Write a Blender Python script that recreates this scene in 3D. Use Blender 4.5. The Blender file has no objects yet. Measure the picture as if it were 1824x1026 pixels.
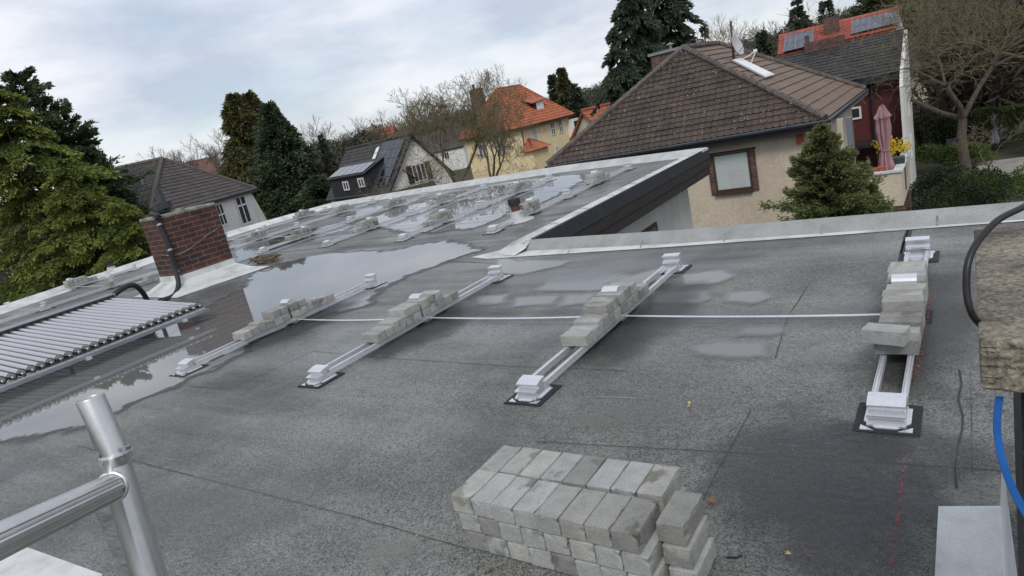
import bpy, bmesh, math, random
import numpy as np
from mathutils import Vector, Matrix
R = math.radians
random.seed(7)
# ------------------------------------------------------------------ camera, world, sun
scene = bpy.context.scene
W, HH, F, EYE = 1824, 1026, 1178.0, 1.8
yaw, pitch, roll = R(-36.34), R(14.28), R(12.71)
fw = Vector((math.sin(yaw)*math.cos(pitch), math.cos(yaw)*math.cos(pitch), -math.sin(pitch)))
rt0 = Vector((math.cos(yaw), -math.sin(yaw), 0)); up0 = rt0.cross(fw)
rt = rt0*math.cos(roll) - up0*math.sin(roll)
up = rt0*math.sin(roll) + up0*math.cos(roll)
cam_d = bpy.data.cameras.new('camera'); cam = bpy.data.objects.new('camera', cam_d)
scene.collection.objects.link(cam); scene.camera = cam
cam_d.sensor_width = 36; cam_d.lens = F/W*36; cam_d.clip_start = .02; cam_d.clip_end = 3000
M4 = Matrix((rt, up, -fw)).transposed().to_4x4(); M4.translation = Vector((0, 0, EYE))
cam.matrix_world = M4
EYEV = Vector((0, 0, EYE))

world = bpy.data.worlds.new('World'); scene.world = world; world.use_nodes = True
nt = world.node_tree; N = nt.nodes; Lk = nt.links
for n in list(N): N.remove(n)
out = N.new('ShaderNodeOutputWorld'); bg = N.new('ShaderNodeBackground')
sky = N.new('ShaderNodeTexSky'); sky.sky_type = 'NISHITA'; sky.sun_disc = False
SUN_EL, SUN_AZ = R(46), R(152)          # azimuth from +Y towards +X
sky.sun_elevation = SUN_EL; sky.sun_rotation = SUN_AZ
tc = N.new('ShaderNodeTexCoord'); mp = N.new('ShaderNodeMapping')
mp.inputs['Scale'].default_value = (1.0, 1.0, 3.2); mp.inputs['Rotation'].default_value = (0, R(4), 0)
nz = N.new('ShaderNodeTexNoise'); nz.inputs['Scale'].default_value = 2.3
nz.inputs['Detail'].default_value = 7; nz.inputs['Roughness'].default_value = .52; nz.inputs['Distortion'].default_value = .35
ramp = N.new('ShaderNodeValToRGB'); ramp.color_ramp.elements[0].position = .33; ramp.color_ramp.elements[1].position = .60
ramp.color_ramp.elements[0].color = (.60,)*3+(1,); ramp.color_ramp.elements[1].color = (1,)*3+(1,)
nz2 = N.new('ShaderNodeTexNoise'); nz2.inputs['Scale'].default_value = 3.4
nz2.inputs['Detail'].default_value = 9; nz2.inputs['Roughness'].default_value = .55
rc = N.new('ShaderNodeValToRGB'); rc.color_ramp.elements[0].position = .38; rc.color_ramp.elements[1].position = .60
rc.color_ramp.elements[0].color = (4.7, 5.2, 6.2, 1); rc.color_ramp.elements[1].color = (7.5, 7.65, 8.2, 1)
mx = N.new('ShaderNodeMixRGB')
Lk.new(tc.outputs['Generated'], mp.inputs['Vector'])
Lk.new(mp.outputs['Vector'], nz.inputs['Vector']); Lk.new(mp.outputs['Vector'], nz2.inputs['Vector'])
Lk.new(nz.outputs['Fac'], ramp.inputs['Fac']); Lk.new(nz2.outputs['Fac'], rc.inputs['Fac'])
Lk.new(ramp.outputs['Color'], mx.inputs['Fac']); Lk.new(sky.outputs['Color'], mx.inputs['Color1']); Lk.new(rc.outputs['Color'], mx.inputs['Color2'])
Lk.new(mx.outputs['Color'], bg.inputs['Color']); bg.inputs['Strength'].default_value = .098
Lk.new(bg.outputs['Background'], out.inputs['Surface'])

sd = bpy.data.lights.new('sun', 'SUN'); sd.energy = 1.35; sd.angle = R(18); sd.color = (1, .97, .92)
sun = bpy.data.objects.new('sun', sd); scene.collection.objects.link(sun)
sdir = Vector((math.sin(SUN_AZ)*math.cos(SUN_EL), math.cos(SUN_AZ)*math.cos(SUN_EL), math.sin(SUN_EL)))
sun.rotation_euler = sdir.to_track_quat('Z', 'Y').to_euler()
scene.view_settings.view_transform = 'Standard'; scene.view_settings.look = 'None'
scene.render.engine = 'CYCLES'; scene.cycles.transparent_max_bounces = 32
scene.view_settings.exposure = .32; scene.view_settings.gamma = 1

# ------------------------------------------------------------------ helpers
COL = scene.collection
def at(px, py, X=None, Y=None, Z=None, d=None):
    """world point seen at photo pixel px,py on a plane X=, Y=, Z= or at depth d"""
    v = fw*F + rt*(px-W/2) - up*(py-HH/2)
    if X is not None: t = X/v.x
    elif Y is not None: t = Y/v.y
    elif Z is not None: t = (Z-EYE)/v.z
    else: t = d/F
    return EYEV + v*t
def tag(o, label=None, cat=None, group=None, kind=None):
    if label: o['label'] = label
    if cat: o['category'] = cat
    if group: o['group'] = group
    if kind: o['kind'] = kind
    return o
def empty(name, loc, rz=0):
    o = bpy.data.objects.new(name, None); COL.objects.link(o); o.location = loc; o.rotation_euler = (0, 0, rz); o.empty_display_size = .2
    return o
def thing(name, loc, label, cat, group=None, rz=0):
    return tag(empty(name, loc, rz), label, cat, group)
def wmat(o):
    m = Matrix.Translation(o.location) @ o.rotation_euler.to_matrix().to_4x4()
    return (wmat(o.parent) @ m) if o.parent else m
class MB:
    def __init__(s): s.v = []; s.f = []
    def add(s, vs, fs):
        b = len(s.v); s.v += [tuple(v) for v in vs]; s.f += [tuple(b+i for i in f) for f in fs]; return s
    def box(s, x0, x1, y0, y1, z0, z1):
        return s.add([(x0,y0,z0),(x1,y0,z0),(x1,y1,z0),(x0,y1,z0),(x0,y0,z1),(x1,y0,z1),(x1,y1,z1),(x0,y1,z1)],
                     [(0,3,2,1),(4,5,6,7),(0,1,5,4),(1,2,6,5),(2,3,7,6),(3,0,4,7)])
    def beam(s, p, q, w, h, upv=Vector((0,0,1))):
        p, q = Vector(p), Vector(q); d = (q-p).normalized(); a = d.cross(upv)
        if a.length < 1e-4: a = d.cross(Vector((1,0,0)))
        a.normalize(); b = a.cross(d).normalized(); a = a*w/2; b = b*h/2
        vs = [p-a-b, p+a-b, p+a+b, p-a+b, q-a-b, q+a-b, q+a+b, q-a+b]
        return s.add(vs, [(0,1,2,3),(7,6,5,4),(0,4,5,1),(1,5,6,2),(2,6,7,3),(3,7,4,0)])
    def tube(s, pts, r, n=8, cap=True):
        pts = [Vector(p) for p in pts]; rs = r if isinstance(r, (list, tuple)) else [r]*len(pts)
        rings = []; a = None
        for i, p in enumerate(pts):
            d = (pts[min(i+1, len(pts)-1)] - pts[max(i-1, 0)]).normalized()
            if a is None: a = d.orthogonal().normalized()
            else:
                a = a - d*a.dot(d)
                a = a.normalized() if a.length > 1e-5 else d.orthogonal().normalized()
            b = d.cross(a)
            rings.append([p + (a*math.cos(2*math.pi*k/n) + b*math.sin(2*math.pi*k/n))*rs[i] for k in range(n)])
        vs = [v for rg in rings for v in rg]; fs = []
        for i in range(len(rings)-1):
            for k in range(n):
                fs.append((i*n+k, i*n+(k+1)%n, (i+1)*n+(k+1)%n, (i+1)*n+k))
        if cap: fs += [tuple(range(n))[::-1], tuple((len(rings)-1)*n+k for k in range(n))]
        return s.add(vs, fs)
    def poly(s, pts): return s.add(pts, [tuple(range(len(pts)))])
    def extrude(s, pts, d):
        pts = [Vector(p) for p in pts]; d = Vector(d); n = len(pts)
        return s.add(pts + [p+d for p in pts], [tuple(range(n))[::-1], tuple(range(n, 2*n))] + [(i, (i+1)%n, n+(i+1)%n, n+i) for i in range(n)])
    def build(s, name, mat, parent=None, smooth=False, uv=False, bevel=0, local=True):
        me = bpy.data.meshes.new(name); vs = s.v
        if parent is not None and local:
            inv = wmat(parent).inverted(); vs = [inv @ Vector(v) for v in vs]
        me.from_pydata([tuple(v) for v in vs], [], s.f); me.validate()
        if bevel or True:
            bm = bmesh.new(); bm.from_mesh(me)
            bmesh.ops.recalc_face_normals(bm, faces=bm.faces)
            if bevel: bmesh.ops.bevel(bm, geom=bm.edges[:], offset=bevel, segments=1, affect='EDGES', clamp_overlap=True)
            bm.to_mesh(me); bm.free()
        if uv: box_uv(me)
        if smooth:
            me.polygons.foreach_set('use_smooth', [True]*len(me.polygons)); me.set_sharp_from_angle(angle=R(40))
        me.materials.append(mat)
        o = bpy.data.objects.new(name, me); COL.objects.link(o); o.parent = parent
        return o
def box_uv(me):
    uvl = me.uv_layers.new(name='UVMap')
    for p in me.polygons:
        n = p.normal
        for li in p.loop_indices:
            c = me.vertices[me.loops[li].vertex_index].co
            if abs(n.z) > .7: u = (c.x, c.y)
            elif abs(n.x) > abs(n.y): u = (c.y, c.z)
            else: u = (c.x, c.z)
            uvl.data[li].uv = u
def raw_mesh(name, verts, quads, mat, tone=None, parent=None, smooth=False, side=4):
    me = bpy.data.meshes.new(name); verts = np.asarray(verts, np.float32); quads = np.asarray(quads, np.int32)
    me.vertices.add(len(verts)); me.vertices.foreach_set('co', verts.ravel())
    nf = len(quads); me.loops.add(nf*side); me.loops.foreach_set('vertex_index', quads.ravel())
    me.polygons.add(nf); me.polygons.foreach_set('loop_start', np.arange(nf, dtype=np.int32)*side)
    me.update(calc_edges=True); me.validate()
    if tone is not None:
        a = me.attributes.new('tone', 'FLOAT', 'POINT'); a.data.foreach_set('value', np.asarray(tone, np.float32))
    if smooth: me.polygons.foreach_set('use_smooth', [True]*nf)
    me.materials.append(mat)
    o = bpy.data.objects.new(name, me); COL.objects.link(o); o.parent = parent
    return o

# ------------------------------------------------------------------ materials
def newmat(name):
    m = bpy.data.materials.new(name); m.use_nodes = True
    return m, m.node_tree.nodes, m.node_tree.links, m.node_tree.nodes['Principled BSDF']
def mat(name, c1, c2=None, scale=5, rough=.7, metal=0, bump=0, bscale=None, detail=5, lo=.35, hi=.65, spec=.5, fine=0, fscale=150, stretch=None):
    """two-tone noise material in object space, with optional bump and fine speckle"""
    m, N, L, b = newmat(name)
    b.inputs['Roughness'].default_value = rough; b.inputs['Metallic'].default_value = metal
    b.inputs['Specular IOR Level'].default_value = spec
    c2 = c2 or tuple(x*.75 for x in c1)
    t = N.new('ShaderNodeTexCoord'); vec = t.outputs['Object']
    if stretch:
        mpp = N.new('ShaderNodeMapping'); mpp.inputs['Scale'].default_value = stretch; L.new(vec, mpp.inputs['Vector']); vec = mpp.outputs['Vector']
    n = N.new('ShaderNodeTexNoise'); n.inputs['Scale'].default_value = scale; n.inputs['Detail'].default_value = detail; n.inputs['Roughness'].default_value = .6
    L.new(vec, n.inputs['Vector'])
    r = N.new('ShaderNodeValToRGB'); r.color_ramp.elements[0].position = lo; r.color_ramp.elements[1].position = hi
    r.color_ramp.elements[0].color = (*c2, 1); r.color_ramp.elements[1].color = (*c1, 1)
    L.new(n.outputs['Fac'], r.inputs['Fac']); col = r.outputs['Color']
    if fine:
        n3 = N.new('ShaderNodeTexNoise'); n3.inputs['Scale'].default_value = fscale; n3.inputs['Detail'].default_value = 2; L.new(t.outputs['Object'], n3.inputs['Vector'])
        mr = N.new('ShaderNodeMapRange'); mr.inputs['From Min'].default_value = .3; mr.inputs['From Max'].default_value = .7
        mr.inputs['To Min'].default_value = 1-fine; mr.inputs['To Max'].default_value = 1+fine
        L.new(n3.outputs['Fac'], mr.inputs['Value'])
        mu = N.new('ShaderNodeVectorMath'); mu.operation = 'SCALE'; L.new(col, mu.inputs[0]); L.new(mr.outputs['Result'], mu.inputs['Scale']); col = mu.outputs['Vector']
    L.new(col, b.inputs['Base Color'])
    if bump:
        n2 = N.new('ShaderNodeTexNoise'); n2.inputs['Scale'].default_value = bscale or scale*4; n2.inputs['Detail'].default_value = 4; L.new(t.outputs['Object'], n2.inputs['Vector'])
        bp = N.new('ShaderNodeBump'); bp.inputs['Strength'].default_value = bump; bp.inputs['Distance'].default_value = .02
        L.new(n2.outputs['Fac'], bp.inputs['Height']); L.new(bp.outputs['Normal'], b.inputs['Normal'])
    return m
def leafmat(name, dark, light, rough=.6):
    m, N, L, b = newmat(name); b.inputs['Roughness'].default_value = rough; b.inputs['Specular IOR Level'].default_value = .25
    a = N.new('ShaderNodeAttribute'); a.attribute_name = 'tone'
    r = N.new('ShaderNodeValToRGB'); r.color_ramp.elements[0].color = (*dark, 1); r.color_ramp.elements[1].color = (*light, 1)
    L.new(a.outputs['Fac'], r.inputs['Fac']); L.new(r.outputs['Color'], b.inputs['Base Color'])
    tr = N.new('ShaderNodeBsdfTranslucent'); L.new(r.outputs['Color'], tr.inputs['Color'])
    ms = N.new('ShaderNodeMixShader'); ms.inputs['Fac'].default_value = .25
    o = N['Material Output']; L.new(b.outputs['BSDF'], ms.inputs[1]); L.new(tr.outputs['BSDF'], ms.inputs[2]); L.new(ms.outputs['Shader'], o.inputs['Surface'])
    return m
def brickmat(name, c1, c2, mortar, bw=.25, bh=.083, ms=.010, rough=.8):
    m, N, L, b = newmat(name); b.inputs['Roughness'].default_value = rough
    t = N.new('ShaderNodeTexCoord'); bt = N.new('ShaderNodeTexBrick')
    bt.inputs['Scale'].default_value = 1; bt.inputs['Brick Width'].default_value = bw; bt.inputs['Row Height'].default_value = bh
    bt.inputs['Mortar Size'].default_value = ms; bt.inputs['Mortar Smooth'].default_value = .1; bt.inputs['Bias'].default_value = -.1
    bt.inputs['Color1'].default_value = (*c1, 1); bt.inputs['Color2'].default_value = (*c2, 1); bt.inputs['Mortar'].default_value = (*mortar, 1)
    L.new(t.outputs['UV'], bt.inputs['Vector'])
    n = N.new('ShaderNodeTexNoise'); n.inputs['Scale'].default_value = 3; n.inputs['Detail'].default_value = 6; L.new(t.outputs['UV'], n.inputs['Vector'])
    mr = N.new('ShaderNodeMapRange'); mr.inputs['From Min'].default_value = .3; mr.inputs['From Max'].default_value = .7; mr.inputs['To Min'].default_value = .55; mr.inputs['To Max'].default_value = 1.3
    L.new(n.outputs['Fac'], mr.inputs['Value'])
    mu = N.new('ShaderNodeVectorMath'); mu.operation = 'SCALE'; L.new(bt.outputs['Color'], mu.inputs[0]); L.new(mr.outputs['Result'], mu.inputs['Scale'])
    L.new(mu.outputs['Vector'], b.inputs['Base Color'])
    bp = N.new('ShaderNodeBump'); bp.inputs['Strength'].default_value = .7; bp.inputs['Distance'].default_value = .01; bp.invert = True
    L.new(bt.outputs['Fac'], bp.inputs['Height']); L.new(bp.outputs['Normal'], b.inputs['Normal'])
    return m
def pavermat():
    m, N, L, b = newmat('concrete_paver'); b.inputs['Roughness'].default_value = .85
    t = N.new('ShaderNodeTexCoord'); oi = N.new('ShaderNodeObjectInfo')
    ad = N.new('ShaderNodeVectorMath'); ad.operation = 'ADD'; cm = N.new('ShaderNodeCombineXYZ')
    ml = N.new('ShaderNodeMath'); ml.operation = 'MULTIPLY'; ml.inputs[1].default_value = 60; L.new(oi.outputs['Random'], ml.inputs[0])
    L.new(ml.outputs[0], cm.inputs['X']); L.new(t.outputs['Object'], ad.inputs[0]); L.new(cm.outputs[0], ad.inputs[1])
    def noise(sc, de=4):
        n = N.new('ShaderNodeTexNoise'); n.inputs['Scale'].default_value = sc; n.inputs['Detail'].default_value = de; L.new(ad.outputs[0], n.inputs['Vector']); return n.outputs['Fac']
    base = N.new('ShaderNodeValToRGB'); L.new(oi.outputs['Random'], base.inputs['Fac'])
    e = base.color_ramp; e.elements[0].color = (.29, .30, .285, 1); e.elements[1].color = (.30, .30, .27, 1)
    for p, c in ((.25, (.345, .352, .34)), (.45, (.275, .28, .262)), (.62, (.38, .38, .345)), (.8, (.21, .21, .195))):
        q = e.elements.new(p); q.color = (*c, 1)
    st = N.new('ShaderNodeValToRGB'); L.new(noise(5.5, 5), st.inputs['Fac'])
    st.color_ramp.elements[0].position = .555; st.color_ramp.elements[0].color = (1, 1, 1, 1); st.color_ramp.elements[1].position = .60; st.color_ramp.elements[1].color = (.50, .48, .44, 1)
    m1 = N.new('ShaderNodeMixRGB'); m1.blend_type = 'MULTIPLY'; gt = N.new('ShaderNodeMath'); gt.operation = 'FRACT'; g2 = N.new('ShaderNodeMath'); g2.operation = 'MULTIPLY'; g2.inputs[1].default_value = 17.3; L.new(oi.outputs['Random'], g2.inputs[0]); L.new(g2.outputs[0], gt.inputs[0])
    g3 = N.new('ShaderNodeMapRange'); g3.inputs['From Min'].default_value = .40; g3.inputs['From Max'].default_value = .95; L.new(gt.outputs[0], g3.inputs['Value']); L.new(g3.outputs[0], m1.inputs['Fac']); L.new(base.outputs['Color'], m1.inputs['Color1']); L.new(st.outputs['Color'], m1.inputs['Color2'])
    sp = N.new('ShaderNodeMapRange'); sp.inputs['From Min'].default_value = .3; sp.inputs['From Max'].default_value = .7; sp.inputs['To Min'].default_value = .84; sp.inputs['To Max'].default_value = 1.14; L.new(noise(120, 3), sp.inputs['Value'])
    sp2 = N.new('ShaderNodeMapRange'); sp2.inputs['From Min'].default_value = .3; sp2.inputs['From Max'].default_value = .7; sp2.inputs['To Min'].default_value = .85; sp2.inputs['To Max'].default_value = 1.13; L.new(noise(14, 4), sp2.inputs['Value'])
    mm = N.new('ShaderNodeMath'); mm.operation = 'MULTIPLY'; L.new(sp.outputs[0], mm.inputs[0]); L.new(sp2.outputs[0], mm.inputs[1])
    mu = N.new('ShaderNodeVectorMath'); mu.operation = 'SCALE'; L.new(m1.outputs['Color'], mu.inputs[0]); L.new(mm.outputs[0], mu.inputs['Scale'])
    L.new(mu.outputs['Vector'], b.inputs['Base Color'])
    bp = N.new('ShaderNodeBump'); bp.inputs['Strength'].default_value = .5; bp.inputs['Distance'].default_value = .004
    L.new(noise(90, 4), bp.inputs['Height']); L.new(bp.outputs['Normal'], b.inputs['Normal'])
    return m
def roofmat():
    m, N, L, b = newmat('bitumen_felt')
    t = N.new('ShaderNodeTexCoord')
    def noise(sc, de=4, ro=.6, st=None):
        n = N.new('ShaderNodeTexNoise'); n.inputs['Scale'].default_value = sc; n.inputs['Detail'].default_value = de; n.inputs['Roughness'].default_value = ro
        if st:
            mp = N.new('ShaderNodeMapping'); mp.inputs['Scale'].default_value = st; L.new(t.outputs['Object'], mp.inputs['Vector']); L.new(mp.outputs['Vector'], n.inputs['Vector'])
        else: L.new(t.outputs['Object'], n.inputs['Vector'])
        return n.outputs['Fac']
    base = N.new('ShaderNodeValToRGB'); L.new(noise(.75, 7, .6), base.inputs['Fac'])
    base.color_ramp.elements[0].position = .34; base.color_ramp.elements[0].color = (.062, .064, .059, 1)
    base.color_ramp.elements[1].position = .64; base.color_ramp.elements[1].color = (.152, .155, .140, 1)
    sp = N.new('ShaderNodeMapRange'); sp.inputs['From Min'].default_value = .1; sp.inputs['From Max'].default_value = 1.18; sp.inputs['To Min'].default_value = .22; sp.inputs['To Max'].default_value = 1.9; vo = N.new('ShaderNodeTexVoronoi'); vo.inputs['Scale'].default_value = 165; L.new(t.outputs['Object'], vo.inputs['Vector']); vo2 = N.new('ShaderNodeTexVoronoi'); vo2.inputs['Scale'].default_value = 62; L.new(t.outputs['Object'], vo2.inputs['Vector'])
    s1_ = N.new('ShaderNodeSeparateXYZ'); L.new(vo.outputs['Color'], s1_.inputs[0]); s2_ = N.new('ShaderNodeSeparateXYZ'); L.new(vo2.outputs['Color'], s2_.inputs[0])
    ma = N.new('ShaderNodeMath'); ma.operation = 'MULTIPLY_ADD'; ma.inputs[1].default_value = .28; L.new(s2_.outputs['X'], ma.inputs[0]); L.new(s1_.outputs['X'], ma.inputs[2]); L.new(ma.outputs[0], sp.inputs['Value'])
    dirt = N.new('ShaderNodeValToRGB'); L.new(noise(2.2, 9, .7), dirt.inputs['Fac'])
    dirt.color_ramp.elements[0].position = .54; dirt.color_ramp.elements[0].color = (0, 0, 0, 1); dirt.color_ramp.elements[1].position = .74; dirt.color_ramp.elements[1].color = (.6, .6, .6, 1)
    mu = N.new('ShaderNodeVectorMath'); mu.operation = 'SCALE'; L.new(base.outputs['Color'], mu.inputs[0]); L.new(sp.outputs[0], mu.inputs['Scale'])
    mxx = N.new('ShaderNodeMixRGB'); mxx.inputs['Color2'].default_value = (.20, .195, .165, 1); L.new(dirt.outputs['Color'], mxx.inputs['Fac']); L.new(mu.outputs['Vector'], mxx.inputs['Color1'])
    L.new(mxx.outputs['Color'], b.inputs['Base Color'])
    rr = N.new('ShaderNodeMapRange'); rr.inputs['From Min'].default_value = .38; rr.inputs['From Max'].default_value = .62; rr.inputs['To Min'].default_value = .24; rr.inputs['To Max'].default_value = .62
    L.new(noise(.9, 6, .6, (.28, 2.2, 1)), rr.inputs['Value']); L.new(rr.outputs[0], b.inputs['Roughness'])
    bp = N.new('ShaderNodeBump'); bp.inputs['Strength'].default_value = .3; bp.inputs['Distance'].default_value = .002; L.new(noise(210, 2, .8), bp.inputs['Height'])
    bp2 = N.new('ShaderNodeBump'); bp2.inputs['Strength'].default_value = .25; bp2.inputs['Distance'].default_value = .03; L.new(noise(2.5, 3), bp2.inputs['Height']); L.new(bp.outputs['Normal'], bp2.inputs['Normal'])
    L.new(bp2.outputs['Normal'], b.inputs['Normal'])
    return m
def watermat(name, rough=.015, base=(.15, .148, .145), amt=1.0, bumps=0, damp=.75, soft=(-.02, .025), namp=.55):
    """water sheet: clear mirror where the depth attribute is positive, damp rim around, nothing outside"""
    m, N, L, b = newmat(name)
    b.inputs['Base Color'].default_value = (*base, 1); b.inputs['Roughness'].default_value = rough; b.inputs['IOR'].default_value = 1.5; b.inputs['Specular IOR Level'].default_value = .62
    t = N.new('ShaderNodeTexCoord'); a = N.new('ShaderNodeAttribute'); a.attribute_name = 'depth'
    n = N.new('ShaderNodeTexNoise'); n.inputs['Scale'].default_value = 2.6; n.inputs['Detail'].default_value = 8; n.inputs['Roughness'].default_value = .62; L.new(t.outputs['Object'], n.inputs['Vector'])
    s1 = N.new('ShaderNodeMath'); s1.operation = 'MULTIPLY_ADD'; s1.inputs[1].default_value = namp; s1.inputs[2].default_value = -namp/2; L.new(n.outputs['Fac'], s1.inputs[0])
    s2 = N.new('ShaderNodeMath'); s2.operation = 'ADD'; L.new(a.outputs['Fac'], s2.inputs[0]); L.new(s1.outputs[0], s2.inputs[1])
    w = N.new('ShaderNodeMapRange'); w.interpolation_type = 'SMOOTHSTEP'; w.inputs['From Min'].default_value = soft[0]; w.inputs['From Max'].default_value = soft[1]; w.inputs['To Max'].default_value = amt; L.new(s2.outputs[0], w.inputs['Value'])
    d = N.new('ShaderNodeMapRange'); d.interpolation_type = 'SMOOTHSTEP'; d.inputs['From Min'].default_value = -.16; d.inputs['From Max'].default_value = -.02; d.inputs['To Max'].default_value = damp; L.new(s2.outputs[0], d.inputs['Value'])
    if bumps:
        n2 = N.new('ShaderNodeTexNoise'); n2.inputs['Scale'].default_value = 22; n2.inputs['Detail'].default_value = 3; L.new(t.outputs['Object'], n2.inputs['Vector'])
        bp = N.new('ShaderNodeBump'); bp.inputs['Strength'].default_value = bumps; bp.inputs['Distance'].default_value = .01; L.new(n2.outputs['Fac'], bp.inputs['Height']); L.new(bp.outputs['Normal'], b.inputs['Normal'])
    tr = N.new('ShaderNodeBsdfTransparent'); dp = N.new('ShaderNodeBsdfPrincipled'); dp.inputs['Base Color'].default_value = (.058, .058, .055, 1); dp.inputs['Roughness'].default_value = .38
    nn = N.new('ShaderNodeTexNoise'); nn.inputs['Scale'].default_value = 150; L.new(t.outputs['Object'], nn.inputs['Vector'])
    bq = N.new('ShaderNodeBump'); bq.inputs['Strength'].default_value = .4; bq.inputs['Distance'].default_value = .003; L.new(nn.outputs['Fac'], bq.inputs['Height']); L.new(bq.outputs['Normal'], dp.inputs['Normal'])
    m1 = N.new('ShaderNodeMixShader'); m2 = N.new('ShaderNodeMixShader')
    L.new(d.outputs[0], m1.inputs['Fac']); L.new(tr.outputs[0], m1.inputs[1]); L.new(dp.outputs[0], m1.inputs[2])
    L.new(w.outputs[0], m2.inputs['Fac']); L.new(m1.outputs[0], m2.inputs[1]); L.new(b.outputs[0], m2.inputs[2])
    L.new(m2.outputs[0], N['Material Output'].inputs['Surface'])
    return m

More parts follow.
